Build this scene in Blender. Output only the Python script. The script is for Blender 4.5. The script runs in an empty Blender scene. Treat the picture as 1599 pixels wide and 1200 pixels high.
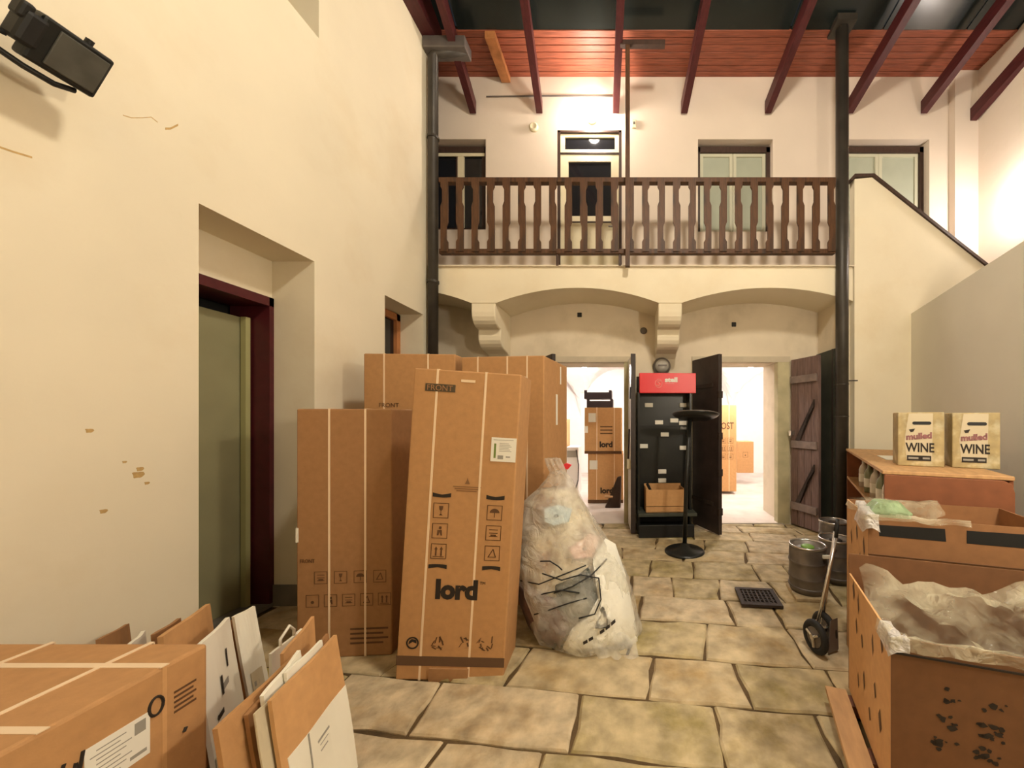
import bpy, math, random
from mathutils import Vector, Matrix, noise
random.seed(7)
S = bpy.context.scene
COL = S.collection

# ------------------------------------------------------------------ camera, world, exposure
F, VX, VY, CH = 570.0, 980.0, 655.0, 1.5      # focal length px, vanishing point px, eye height m
cam = bpy.data.objects.new('camera', bpy.data.cameras.new('camera'))
COL.objects.link(cam)
cam.location = (0, 0, CH); cam.rotation_euler = (math.pi/2, 0, 0)
cam.data.sensor_fit = 'HORIZONTAL'; cam.data.sensor_width = 36.0
cam.data.lens = 36.0*F/1599.0
cam.data.shift_x = (799.5-VX)/1599.0
cam.data.shift_y = (VY-600.0)/1599.0
cam.data.clip_start = 0.05
S.camera = cam
S.view_settings.view_transform = 'Standard'; S.view_settings.look = 'None'
S.view_settings.gamma = 1.0; S.view_settings.use_curve_mapping = False
S.view_settings.exposure = 0.0
W = bpy.data.worlds.new('night'); S.world = W; W.use_nodes = True
W.node_tree.nodes['Background'].inputs[0].default_value = (0.55, 0.6, 0.7, 1)
W.node_tree.nodes['Background'].inputs[1].default_value = 0.03
LAMP_UPPER, LAMP_STAIR, LAMP_YARD, LAMP_ROOM = 70.0, 62.0, 420.0, 120.0

# ------------------------------------------------------------------ materials
def mat(name, col, rough=0.7, metal=0.0, spec=0.4, var=0.0, vscale=6.0, bump=0.0, bscale=40.0,
        col2=None, c2scale=2.0, c2lo=0.5, c2hi=0.65, stretch=(1,1,1), alpha=1.0, emit=0.0, trans=0.0, sheen=0.0):
    m = bpy.data.materials.new(name); m.use_nodes = True
    nt = m.node_tree; N = nt.nodes; L = nt.links
    b = N['Principled BSDF']
    b.inputs['Roughness'].default_value = rough; b.inputs['Metallic'].default_value = metal
    b.inputs['Specular IOR Level'].default_value = spec
    b.inputs['Base Color'].default_value = (*col, 1)
    if alpha < 1: b.inputs['Alpha'].default_value = alpha
    if trans: b.inputs['Transmission Weight'].default_value = trans
    if emit:
        b.inputs['Emission Color'].default_value = (*col, 1); b.inputs['Emission Strength'].default_value = emit
    if var or bump or col2:
        tc = N.new('ShaderNodeTexCoord'); mp = N.new('ShaderNodeMapping'); mp.inputs['Scale'].default_value = stretch
        L.new(tc.outputs['Object'], mp.inputs['Vector'])
        out = None
        if var or col2:
            rgb = N.new('ShaderNodeRGB'); rgb.outputs[0].default_value = (*col, 1); out = rgb.outputs[0]
        if col2:
            n = N.new('ShaderNodeTexNoise'); n.inputs['Scale'].default_value = c2scale; n.inputs['Detail'].default_value = 6
            n.inputs['Roughness'].default_value = 0.6
            L.new(mp.outputs[0], n.inputs['Vector'])
            r = N.new('ShaderNodeMapRange'); r.inputs[1].default_value = c2lo; r.inputs[2].default_value = c2hi
            L.new(n.outputs['Fac'], r.inputs[0])
            x = N.new('ShaderNodeMix'); x.data_type = 'RGBA'
            L.new(r.outputs[0], x.inputs[0]); L.new(out, x.inputs[6]); x.inputs[7].default_value = (*col2, 1); out = x.outputs[2]
        if var:
            n = N.new('ShaderNodeTexNoise'); n.inputs['Scale'].default_value = vscale; n.inputs['Detail'].default_value = 5
            L.new(mp.outputs[0], n.inputs['Vector'])
            r = N.new('ShaderNodeMapRange'); r.inputs[1].default_value = 0.25; r.inputs[2].default_value = 0.75
            r.inputs[3].default_value = 1-var; r.inputs[4].default_value = 1+var
            L.new(n.outputs['Fac'], r.inputs[0])
            x = N.new('ShaderNodeVectorMath'); x.operation = 'SCALE'
            L.new(out, x.inputs[0]); L.new(r.outputs[0], x.inputs['Scale']); out = x.outputs[0]
        if out is not None: L.new(out, b.inputs['Base Color'])
        if bump:
            n = N.new('ShaderNodeTexNoise'); n.inputs['Scale'].default_value = bscale; n.inputs['Detail'].default_value = 6
            L.new(mp.outputs[0], n.inputs['Vector'])
            bp = N.new('ShaderNodeBump'); bp.inputs['Strength'].default_value = bump; bp.inputs['Distance'].default_value = 0.02
            L.new(n.outputs['Fac'], bp.inputs['Height']); L.new(bp.outputs[0], b.inputs['Normal'])
    return m

M = {}
M['plaster'] = mat('cream plaster', (.79,.71,.54), .9, var=.05, vscale=1.3, bump=.12, bscale=9, col2=(.73,.63,.45), c2scale=1.1, c2lo=.52, c2hi=.75)
M['plaster_up'] = mat('pale plaster', (.71,.61,.51), .9, var=.04, vscale=1.5, bump=.12, bscale=9)
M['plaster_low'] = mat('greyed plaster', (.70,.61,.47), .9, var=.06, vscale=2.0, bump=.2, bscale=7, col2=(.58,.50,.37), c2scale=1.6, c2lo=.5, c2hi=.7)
M['plaster_right'] = mat('grey white plaster', (.66,.62,.52), .9, var=.04, vscale=1.5, bump=.1, bscale=9)
M['white'] = mat('whitewash', (.86,.82,.80), .9, var=.03, bump=.15, bscale=8)
M['chip'] = mat('bare plaster chip', (.50,.33,.13), .95, var=.2, vscale=60)
M['skirt'] = mat('grey skirting paint', (.18,.16,.13), .7, var=.2, vscale=8)
M['oxblood'] = mat('oxblood frame paint', (.075,.010,.014), .4, var=.2, vscale=10)
M['rafter'] = mat('dark red rafter wood', (.065,.012,.013), .45, var=.3, vscale=12, stretch=(4,.6,4))
M['board'] = mat('red brown soffit boards', (.27,.075,.04), .45, var=.4, vscale=9, stretch=(.5,7,1), bump=.2, bscale=20)
M['orangewood'] = mat('orange wood', (.42,.17,.06), .5, var=.3, vscale=10)
M['nightglass'] = mat('dark roof glass', (.012,.016,.015), .22, spec=.6, var=.3, vscale=2)
M['rail'] = mat('brown rail wood', (.085,.036,.014), .55, var=.35, vscale=14, stretch=(3,3,.5), col2=(.04,.02,.011), c2scale=6)
M['darkwood'] = mat('dark brown wood', (.05,.026,.018), .55, var=.3, vscale=12, stretch=(3,3,.6))
M['doorwood'] = mat('weathered door boards', (.16,.10,.085), .75, var=.35, vscale=10, stretch=(5,5,.5), bump=.3, bscale=25)
M['doordark'] = mat('almost black brown door paint', (.035,.024,.021), .45, var=.3, vscale=8)
M['pipe'] = mat('dark grey painted pipe', (.045,.038,.030), .45, metal=.2, var=.25, vscale=6)
M['gutter'] = mat('grey zinc', (.17,.15,.14), .5, metal=.5, var=.2)
M['greenpaint'] = mat('dark green grey paint', (.05,.055,.042), .6, var=.2)
M['offwhite'] = mat('off white joinery paint', (.74,.66,.46), .5, var=.04)
M['pane_dark'] = mat('dark glass', (.012,.012,.014), .08, spec=.7)
M['pane_pale'] = mat('glass over pale curtain', (.42,.45,.36), .12, spec=.7, var=.08, vscale=3)
M['leafgreen'] = mat('olive grey door', (.26,.24,.13), .7, var=.1, vscale=3)
M['black'] = mat('black', (.010,.010,.010), .5)
M['blackgloss'] = mat('black powder coat', (.012,.013,.012), .35, var=.2)
M['kraft'] = mat('kraft cardboard', (.46,.245,.10), .75, var=.09, vscale=25, bump=.05, bscale=120, stretch=(1,1,1))
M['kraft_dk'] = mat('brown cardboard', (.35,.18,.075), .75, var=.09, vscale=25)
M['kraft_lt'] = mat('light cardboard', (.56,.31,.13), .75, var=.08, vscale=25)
M['kraft_shade'] = mat('shaded brown cardboard', (.155,.07,.028), .75, var=.12, vscale=18)  # darkened tone: shade of the nearest open carton put into the colour
M['kraft_half_shade'] = mat('half shaded brown cardboard', (.25,.118,.047), .75, var=.1, vscale=18)  # same for the far open carton, its shade is in the board colour
M['kraft_in'] = mat('inner cardboard', (.40,.19,.07), .8, var=.08, vscale=18)
M['strap'] = mat('clear plastic strap', (.80,.62,.42), .35, var=.05)
M['ink'] = mat('black carton ink', (.02,.014,.010), .7)
M['ink_br'] = mat('brown carton ink', (.11,.05,.02), .7, var=.2, vscale=40)
M['paper'] = mat('white paper', (.82,.78,.66), .7, var=.03)
M['label'] = mat('white label', (.80,.77,.68), .5, var=.03)
M['inkgrey'] = mat('grey print', (.30,.28,.24), .7)
M['inkgreen'] = mat('green print', (.16,.22,.05), .7)
M['red'] = mat('red header', (.72,.035,.045), .35)
M['redlight'] = mat('pale red print', (.86,.30,.28), .4)
M['steel'] = mat('dull keg steel', (.20,.175,.155), .42, metal=.55, var=.25, vscale=9)
M['chrome'] = mat('bright steel', (.62,.60,.56), .25, metal=.9, var=.1)
M['rubber'] = mat('rubber', (.015,.015,.015), .7)
M['green'] = mat('green plastic', (.16,.30,.05), .5, var=.3, vscale=30)
M['iron'] = mat('rusty iron', (.05,.035,.028), .7, metal=.4, var=.3, vscale=30)
M['cabinet'] = mat('red brown chipboard', (.22,.075,.03), .6, var=.15, vscale=10)
M['cabtop'] = mat('light worn wood top', (.50,.29,.13), .6, var=.2, vscale=7, stretch=(4,1,1))
M['wine'] = mat('printed wine carton', (.40,.31,.15), .6, var=.25, vscale=14, col2=(.52,.45,.28), c2scale=9)
M['winepale'] = mat('pale carton print', (.56,.48,.33), .6, var=.05)
M['winered'] = mat('purple red print', (.24,.10,.10), .6, var=.4, vscale=60)
M['wineolive'] = mat('olive print', (.24,.20,.07), .6, var=.3, vscale=50)
M['joint'] = mat('earth in joints', (.10,.062,.025), .95, var=.4, vscale=7, bump=.6, bscale=30)
M['roomfloor'] = mat('pale stone floor', (.62,.55,.49), .8, var=.15, vscale=3, bump=.3, bscale=9)
M['grime'] = mat('white appliance', (.75,.73,.70), .4)
STONE = [mat('paving stone %d' % i, c, .8, var=.34, vscale=8+i, bump=.7, bscale=13, col2=c2, c2scale=2.6+.5*i, c2lo=.46, c2hi=.66)
         for i, (c, c2) in enumerate([((.50,.40,.24),(.36,.25,.11)), ((.46,.37,.21),(.29,.23,.085)), ((.53,.43,.28),(.40,.29,.16)), ((.45,.36,.21),(.29,.22,.09))])]

def film_mat(name, col, op, rough, bump, bscale, milky=.5):
    m = bpy.data.materials.new(name); m.use_nodes = True
    nt = m.node_tree; N = nt.nodes; L = nt.links
    b = N['Principled BSDF']; out = N['Material Output']
    b.inputs['Base Color'].default_value = (*col, 1); b.inputs['Roughness'].default_value = rough
    b.inputs['Specular IOR Level'].default_value = .7
    tr = N.new('ShaderNodeBsdfTransparent'); tl = N.new('ShaderNodeBsdfTranslucent'); tl.inputs[0].default_value = (*col, 1)
    m1 = N.new('ShaderNodeMixShader'); m1.inputs[0].default_value = .3
    L.new(b.outputs[0], m1.inputs[1]); L.new(tl.outputs[0], m1.inputs[2])
    tc = N.new('ShaderNodeTexCoord')
    n2 = N.new('ShaderNodeTexNoise'); n2.inputs['Scale'].default_value = 5; n2.inputs['Detail'].default_value = 4
    L.new(tc.outputs['Object'], n2.inputs['Vector'])
    r = N.new('ShaderNodeMapRange'); r.inputs[1].default_value = .35; r.inputs[2].default_value = .65
    r.inputs[3].default_value = max(0, op-.22); r.inputs[4].default_value = min(1, op+.22)
    L.new(n2.outputs['Fac'], r.inputs[0])
    m2 = N.new('ShaderNodeMixShader')
    L.new(r.outputs[0], m2.inputs[0]); L.new(tr.outputs[0], m2.inputs[1]); L.new(m1.outputs[0], m2.inputs[2])
    L.new(m2.outputs[0], out.inputs['Surface'])
    n = N.new('ShaderNodeTexNoise'); n.inputs['Scale'].default_value = bscale; n.inputs['Detail'].default_value = 5; n.inputs['Distortion'].default_value = 1.2
    L.new(tc.outputs['Object'], n.inputs['Vector'])
    bp = N.new('ShaderNodeBump'); bp.inputs['Strength'].default_value = bump; bp.inputs['Distance'].default_value = .04
    L.new(n.outputs['Fac'], bp.inputs['Height']); L.new(bp.outputs[0], b.inputs['Normal'])
    return m
M['film'] = film_mat('milky bag film', (.90,.87,.77), .36, .16, 1.0, 9)
M['liner'] = film_mat('clear liner film', (.86,.80,.58), .27, .10, 1.0, 11)
M['bubble'] = film_mat('white crumpled film', (.88,.86,.84), .88, .25, 1.0, 22)

def emis(name, col, st):
    m = bpy.data.materials.new(name); m.use_nodes = True
    N = m.node_tree.nodes; N.clear()
    e = N.new('ShaderNodeEmission'); e.inputs[0].default_value = (*col, 1); e.inputs[1].default_value = st
    o = N.new('ShaderNodeOutputMaterial'); m.node_tree.links.new(e.outputs[0], o.inputs[0])
    return m

# ------------------------------------------------------------------ mesh helpers
class MB:
    def __init__(s): s.v = []; s.f = []
    def add(s, vs, fs):
        o = len(s.v); s.v += [tuple(p) for p in vs]; s.f += [tuple(i+o for i in f) for f in fs]; return s
    def box(s, x0, x1, y0, y1, z0, z1):
        return s.add([(x0,y0,z0),(x1,y0,z0),(x1,y1,z0),(x0,y1,z0),(x0,y0,z1),(x1,y0,z1),(x1,y1,z1),(x0,y1,z1)],
                     [(0,3,2,1),(4,5,6,7),(0,1,5,4),(1,2,6,5),(2,3,7,6),(3,0,4,7)])
    def hexa(s, p):   # 8 points, bottom 4 then top 4
        return s.add(p, [(0,3,2,1),(4,5,6,7),(0,1,5,4),(1,2,6,5),(2,3,7,6),(3,0,4,7)])
    def prism(s, pts, a, b):    # pts list of 3D points ring, extruded by vector
        n = len(pts); d = Vector(b)-Vector(a)
        p0 = [Vector(p)+Vector(a) for p in pts]; p1 = [p+d for p in p0]
        fs = [tuple(range(n-1,-1,-1)), tuple(range(n,2*n))]+[(i,(i+1)%n,(i+1)%n+n,i+n) for i in range(n)]
        return s.add(p0+p1, fs)
    def xz(s, pts, y0, y1): return s.prism([(x,0,z) for x,z in pts], (0,y0,0), (0,y1,0))
    def yz(s, pts, x0, x1): return s.prism([(0,y,z) for y,z in pts], (x0,0,0), (x1,0,0))
    def xy(s, pts, z0, z1): return s.prism([(x,y,0) for x,y in pts], (0,0,z0), (0,0,z1))
    def tube(s, path, r, n=10, cap=True):
        path = [Vector(p) for p in path]; rs = r if isinstance(r,(list,tuple)) else [r]*len(path)
        vs = []; u = None
        for i, p in enumerate(path):
            t = (path[min(i+1,len(path)-1)]-path[max(i-1,0)]).normalized()
            if u is None:
                u = t.orthogonal().normalized()
            u = (u - t*u.dot(t)).normalized(); w = t.cross(u)
            for k in range(n):
                a = 2*math.pi*k/n; vs.append(p+(u*math.cos(a)+w*math.sin(a))*rs[i])
        fs = []
        for i in range(len(path)-1):
            for k in range(n):
                fs.append((i*n+k, i*n+(k+1)%n, (i+1)*n+(k+1)%n, (i+1)*n+k))
        if cap: fs += [tuple(range(n-1,-1,-1)), tuple(range((len(path)-1)*n, len(path)*n))]
        return s.add(vs, fs)
    def lathe(s, prof, n=28, c=(0,0,0)):
        vs = []; fs = []
        for r, z in prof:
            for k in range(n):
                a = 2*math.pi*k/n; vs.append((c[0]+r*math.cos(a), c[1]+r*math.sin(a), c[2]+z))
        for i in range(len(prof)-1):
            for k in range(n):
                fs.append((i*n+k, i*n+(k+1)%n, (i+1)*n+(k+1)%n, (i+1)*n+k))
        fs += [tuple(range(n-1,-1,-1)), tuple(range((len(prof)-1)*n, len(prof)*n))]
        return s.add(vs, fs)
    def sphere(s, c, r, n=16, sx=1, sy=1, sz=1):
        prof = [(max(1e-4, math.sin(math.pi*i/n))*r, -math.cos(math.pi*i/n)*r) for i in range(n+1)]
        o = len(s.v); s.lathe(prof, 2*n)
        s.v[o:] = [(c[0]+x*sx, c[1]+y*sy, c[2]+z*sz) for x,y,z in s.v[o:]]
        return s
    def build(s, name, m, parent=None, bevel=0, smooth=False, loc=None, mtx=None):
        me = bpy.data.meshes.new(name)
        vs = s.v if mtx is None else [tuple(mtx @ Vector(p)) for p in s.v]
        me.from_pydata(vs, [], s.f); me.update()
        me.materials.append(M[m] if isinstance(m, str) else m)
        if smooth:
            for p in me.polygons: p.use_smooth = True
        o = bpy.data.objects.new(name, me); COL.objects.link(o)
        if parent is not None: o.parent = parent
        if loc is not None: o.location = loc
        if bevel:
            b = o.modifiers.new('bevel','BEVEL'); b.width = bevel; b.segments = 2; b.limit_method = 'ANGLE'
        return o

def tag(o, label=None, cat=None, group=None, kind=None):
    if label: o['label'] = label
    if cat: o['category'] = cat
    if group: o['group'] = group
    if kind: o['kind'] = kind
    return o
def thing(name, loc, label, cat, group=None, rz=0, rot=None):
    o = bpy.data.objects.new(name, None); COL.objects.link(o); o.empty_display_size = .1
    o.location = loc; o.rotation_euler = rot if rot else (0,0,rz)
    return tag(o, label, cat, group)
def struct(o, label=None, cat=None): return tag(o, label, cat, kind='structure')
def P(px, py, Y): return Vector(((px-VX)*Y/F, Y, CH-(py-VY)*Y/F))
def XP(px, Y): return (px-VX)*Y/F
def ZP(py, Y): return CH-(py-VY)*Y/F

def text(parent, s, size, m, origin, ux, uz, bold=0.0, name='lettering', align='LEFT', sx=1.0):
    """flat printed lettering: origin, unit vector along the line, unit vector up (parent space)"""
    c = bpy.data.curves.new(name, 'FONT'); c.body = s; c.size = size; c.offset = bold; c.align_x = align; c.extrude = .0006; c.resolution_u = 3
    t = bpy.data.objects.new(name+'_tmp', c); COL.objects.link(t)
    dg = bpy.context.evaluated_depsgraph_get(); dg.update()
    me = bpy.data.meshes.new_from_object(t.evaluated_get(dg)); bpy.data.objects.remove(t)
    ux = Vector(ux).normalized(); uz = Vector(uz).normalized(); n = ux.cross(uz)
    for v in me.vertices:
        co = v.co.copy(); v.co = Vector(origin)+ux*co.x*sx+uz*co.y+n*(co.z+.0008)
    me.materials.clear(); me.materials.append(M[m])
    o = bpy.data.objects.new(name, me); COL.objects.link(o); o.parent = parent
    return o

def wall_holes(fn, a0, a1, b0, b1, T, holes):
    """solid wall with rectangular through holes; fn(a,b,t)->xyz"""
    A = sorted(set([a0,a1]+[h[0] for h in holes]+[h[1] for h in holes])); B = sorted(set([b0,b1]+[h[2] for h in holes]+[h[3] for h in holes]))
    A = [a for a in A if a0 <= a <= a1]; B = [b for b in B if b0 <= b <= b1]
    mb = MB()
    inh = lambda a,b: any(h[0]<a<h[1] and h[2]<b<h[3] for h in holes)
    solid = lambda i,j: 0<=i<len(A)-1 and 0<=j<len(B)-1 and not inh((A[i]+A[i+1])/2,(B[j]+B[j+1])/2)
    q = lambda ps: mb.add([fn(*p) for p in ps], [(0,1,2,3)])
    for i in range(len(A)-1):
        for j in range(len(B)-1):
            if not solid(i,j): continue
            x0,x1,y0,y1 = A[i],A[i+1],B[j],B[j+1]
            q([(x0,y0,0),(x1,y0,0),(x1,y1,0),(x0,y1,0)]); q([(x0,y1,T),(x1,y1,T),(x1,y0,T),(x0,y0,T)])
            if not solid(i-1,j): q([(x0,y0,T),(x0,y0,0),(x0,y1,0),(x0,y1,T)])
            if not solid(i+1,j): q([(x1,y0,0),(x1,y0,T),(x1,y1,T),(x1,y1,0)])
            if not solid(i,j-1): q([(x0,y0,T),(x1,y0,T),(x1,y0,0),(x0,y0,0)])
            if not solid(i,j+1): q([(x0,y1,0),(x1,y1,0),(x1,y1,T),(x0,y1,T)])
    return mb

# ------------------------------------------------------------------ key distances
YB, YW, YR = 4.62, 5.25, 5.97        # balcony front, rear wall face, inner face of rear wall
XL = -2.52                           # face of the left wall
ZS = 3.43                            # balcony floor
TR = .33                             # skew of the right hand side (dX per dY)

# ================================================================== STRUCTURE
# ---- floor with paving stones
fl = struct(MB().box(-6,6,-3,5.30,-.20,-.014).build('floor', 'joint'), 'old courtyard floor of worn stone slabs', 'floor')
rot = math.radians(-6.5)
cr, sr = math.cos(rot), math.sin(rot)
def uv2w(u, v): return (u*cr - v*sr, u*sr + v*cr)
def w2uv(x, y): return (x*cr + y*sr, -x*sr + y*cr)
def floor_px(px, py):
    Y = F*CH/(py-VY); return w2uv((px-VX)*Y/F, Y)
rowsv = [-.35, .05, .45, .84, 1.23]
for px, py in [(1150,1203),(1150,1104),(1150,1034),(1150,976),(1150,938),(1150,906),(1150,880),(1150,862),(1150,845),(1150,832)]:
    rowsv.append(floor_px(px, py)[1])
rowsv += [rowsv[-1]+.32, rowsv[-1]+.66, rowsv[-1]+1.0]
seen = {5: [(650,1120),(895,1135),(1124,1155),(1300,1170)], 6: [(560,1090),(700,1060),(800,1055),(1016,1055),(1160,1070),(1310,1080)],
        7: [(870,1000),(985,1000),(1103,1000),(1250,1015)], 8: [(1000,950),(1140,955),(1215,960)], 9: [(985,918),(1050,917),(1124,922),(1212,925)],
        10: [(1015,890),(1082,888),(1180,893),(1235,900)]}
def stone(u0, u1, v0, v1, du):
    g = .008; pts = []
    c = [(u0+g+du[0], v0+g), (u1-g+du[1], v0+g), (u1-g+du[2], v1-g), (u0+g+du[3], v1-g)]
    for k in range(4):
        a, b = c[k], c[(k+1)%4]
        for t in (0, .3, .65):
            j = .004 if t == 0 else .014
            x = a[0]+(b[0]-a[0])*t; y = a[1]+(b[1]-a[1])*t
            pts.append((x+random.uniform(-j,j), y+random.uniform(-j,j)))
    cx = sum(p[0] for p in pts)/12; cy = sum(p[1] for p in pts)/12
    h = random.uniform(-.004,.003); tx = random.uniform(-.009,.009); ty = random.uniform(-.009,.009)
    zz = lambda x,y: h+tx*(x-cx)+ty*(y-cy)
    ins = lambda p, d: (p[0]+(cx-p[0])*d/max(.1,abs(cx-p[0])+abs(cy-p[1])), p[1]+(cy-p[1])*d/max(.1,abs(cx-p[0])+abs(cy-p[1])))
    V = []
    for p in pts: V.append((*uv2w(*p), -.06))
    for p in pts: V.append((*uv2w(*p), zz(*p)-.008-random.uniform(0,.004)))
    for p in pts: q = ins(p,.016); V.append((*uv2w(*q), zz(*q)))
    V.append((*uv2w(cx,cy), h+.004))
    Fc = []
    for i in range(12):
        j = (i+1)%12
        Fc += [(i,j,12+j,12+i),(12+i,12+j,24+j,24+i),(24+i,24+j,36)]
    mb = MB().add(V, Fc)
    o = mb.build('paving_stone', STONE[random.randrange(4)], fl)
    return o
for r in range(len(rowsv)-1):
    v0, v1 = rowsv[r], rowsv[r+1]
    vm = (v0+v1)/2
    cuts = [floor_px(*p)[0] for p in seen.get(r, [])]
    if not cuts: cuts = [random.uniform(-.4,.2)]
    us = sorted(cuts); L_ = us[0]; 
    while L_ > -3.4: L_ -= random.uniform(.45,.85); us.insert(0, L_)
    R_ = us[-1]
    while R_ < 3.6: R_ += random.uniform(.4,.8); us.append(R_)
    sk = [random.uniform(-.03,.03) for _ in us]
    for i in range(len(us)-1):
        c = uv2w((us[i]+us[i+1])/2, vm)
        if c[0] < -3.0 or c[0] > 3.5 or c[1] > 5.6 or c[1] < -.4: continue
        stone(us[i], us[i+1], v0, v1, (-sk[i], -sk[i+1], sk[i+1], sk[i]))

# ---- left wall with doorway niche, small window and upper window
niche = (2.145, 2.937, -.2, 2.77); win2 = (3.79, 4.50, 1.2, 2.79); upw = (1.9, 2.98, 4.61, 6.2)
wl = struct(wall_holes(lambda a,b,t: (XL-t, a, b), -3, 4.60, -.2, 8.0, .34, [niche, win2, upw]).build('wall_left', 'plaster'),
            'tall cream plastered courtyard wall on the left', 'wall')
def chip(y, z, pts, sc, m='chip', name='plaster_chip'):
    MB().prism([(0, y+p[0]*sc, z+p[1]*sc) for p in pts], (XL-.002,0,0), (XL+.0012,0,0)).build(name, m, wl)
def wallpx(px, py): Y = XL*F/(px-VX); return Y, ZP(py, Y)
blob = [(math.cos(a)*(1+.3*math.sin(3*a+1)), math.sin(a)*(1+.35*math.cos(2*a))) for a in [i*math.pi/6 for i in range(12)]]
for px, py, sc in [(139,673,.013),(194,722,.008),(215,742,.022),(218,733,.014),(229,755,.010),(161,799,.013)]:
    y, z = wallpx(px, py); chip(y, z, blob, sc)
def crack(pix, w, name='wall_crack'):
    pts = [wallpx(*p) for p in pix]
    up = [(y,z+w) for y,z in pts]; dn = [(y,z-w) for y,z in pts][::-1]
    MB().prism([(0,a,b) for a,b in up+dn], (XL-.002,0,0), (XL+.001,0,0)).build(name, 'chip', wl)
crack([(192,180),(205,184),(222,184),(236,183),(246,191)], .0022)
crack([(258,201),(266,201),(272,198),(278,195)], .006)
crack([(-20,222),(0,230),(20,237),(50,246)], .004)
# niche inner wall, door frame, door leaf
XN = -2.86
struct(wall_holes(lambda a,b,t: (XN-t, a, b), 1.5, 3.6, -.2, 3.4, .12, [(2.30, 2.975, -.2, 2.46)]).build('wall_niche', 'plaster'), 'plastered back of the doorway niche', 'wall')
d1 = thing('door_1', (XN, 2.30, 0), 'open doorway with oxblood frame and olive grey leaf in left wall niche', 'door'); d1['kind'] = 'structure'
fr = MB(); fr.box(-.30,.015,.60,.68,0,2.47); fr.box(-.30,.015,-.03,.04,0,2.47); fr.box(-.30,.015,-.03,.68,2.40,2.47)
fr.build('frame', 'oxblood', d1)
MB().box(-.22,-.17,.05,.585,.03,2.30).build('door_leaf', 'leafgreen', d1, bevel=.004)
MB().box(-.16,-.12,.548,.584,.03,2.30).build('edge_strip', mat('edge strip', (.40,.38,.17), .6), d1)
MB().box(-.30,.02,-.03,.68,0,.03).build('threshold', 'skirt', d1)
bb = MB(); bb.box(XN,XN+.012,2.98,3.05,0,.17); bb.box(XL-.34,XL-.002,2.925,2.935,0,.17)
struct(bb.build('baseboard_left', 'skirt'), 'grey painted skirting in the doorway niche', 'baseboard')
struct(MB().box(-4.6,XN-.32,1.4,3.7,-.1,3.4).build('wall_passage', 'black'), 'dark passage behind the left doorway', 'wall')
# small window in left wall
w1 = thing('window_1', (XL-.30, 3.79, 1.2), 'narrow dark-framed opening near the far end of left wall', 'window'); w1['kind'] = 'structure'
f = MB(); f.box(-.05,.02,0,.07,0,1.58); f.box(-.05,.02,.64,.71,0,1.58); f.box(-.05,.02,0,.71,1.5,1.58); f.box(-.05,.02,0,.71,0,.07); f.build('window_frame', 'orangewood', w1)
MB().box(-.03,-.02,.07,.64,.07,1.5).build('pane', 'pane_dark', w1)
w2 = thing('window_2', (XL-.30, 1.9, 4.61), 'deep-set window high in the left wall', 'window'); w2['kind'] = 'structure'
f = MB(); f.box(-.05,.02,0,.07,0,1.58); f.box(-.05,.02,1.0,1.08,0,1.58); f.box(-.05,.02,0,1.08,0,.07); f.box(-.05,.02,.5,.56,0,1.58); f.build('window_frame', 'offwhite', w2)
for y0,y1 in ((.07,.5),(.56,1.0)): MB().box(-.03,-.02,y0,y1,.07,1.58).build('pane', 'pane_dark', w2)

# ---- rear wall, ground floor, two doorways
DL = (XP(838,YW), .018); DR = (.949, 2.22); ZD = 2.347
wb = struct(wall_holes(lambda a,b,t: (a, YW+t, b), -4.0, 6.0, -.2, ZS, YR-YW, [(DL[0],DL[1],-.2,ZD),(DR[0],DR[1],-.2,ZD)]).build('wall_back', 'plaster_low'),
            'rear ground floor wall with two doorways under vaults', 'wall')
for px, py in ((905,492),(1146,507)):
    x, z = XP(px,YW), ZP(py,YW)
    MB().box(x-.035,x+.035,YW-.006,YW+.02,z-.035,z+.035).build('square_vent', 'black', wb, bevel=.01)
x, z = XP(1005,YW), ZP(517,YW)
mb = MB().sphere((x,YW-.01,z), .05, 8, sy=.4); mb.build('round_cap', 'gutter', wb, smooth=True)
# frames of the doorways
def frame_rear(n, D, label):
    d = thing(n, (D[0], YW, 0), label, 'doorway'); d['kind'] = 'structure'
    w = D[1]-D[0]
    for x0,x1 in ((-.02,.07),(w-.07,w+.10)): MB().box(x0,x1,-.025,.10,0,ZD+.03).build('jamb', mat('worn stone jamb', (.50,.45,.28), .85, var=.2, vscale=5), d)
    MB().box(-.026,w+.106,-.031,.10,ZD-.03,ZD+.05).build('lintel', mat('lintel', (.55,.48,.36), .85, var=.1), d)
    MB().box(0,w,-.03,.72,-.1,.015).build('threshold', 'roomfloor', d)
frame_rear('door_2', DL, 'bright rear doorway on the left beneath the balcony')
frame_rear('door_3', DR, 'bright rear doorway on the right beneath the balcony')

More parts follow.
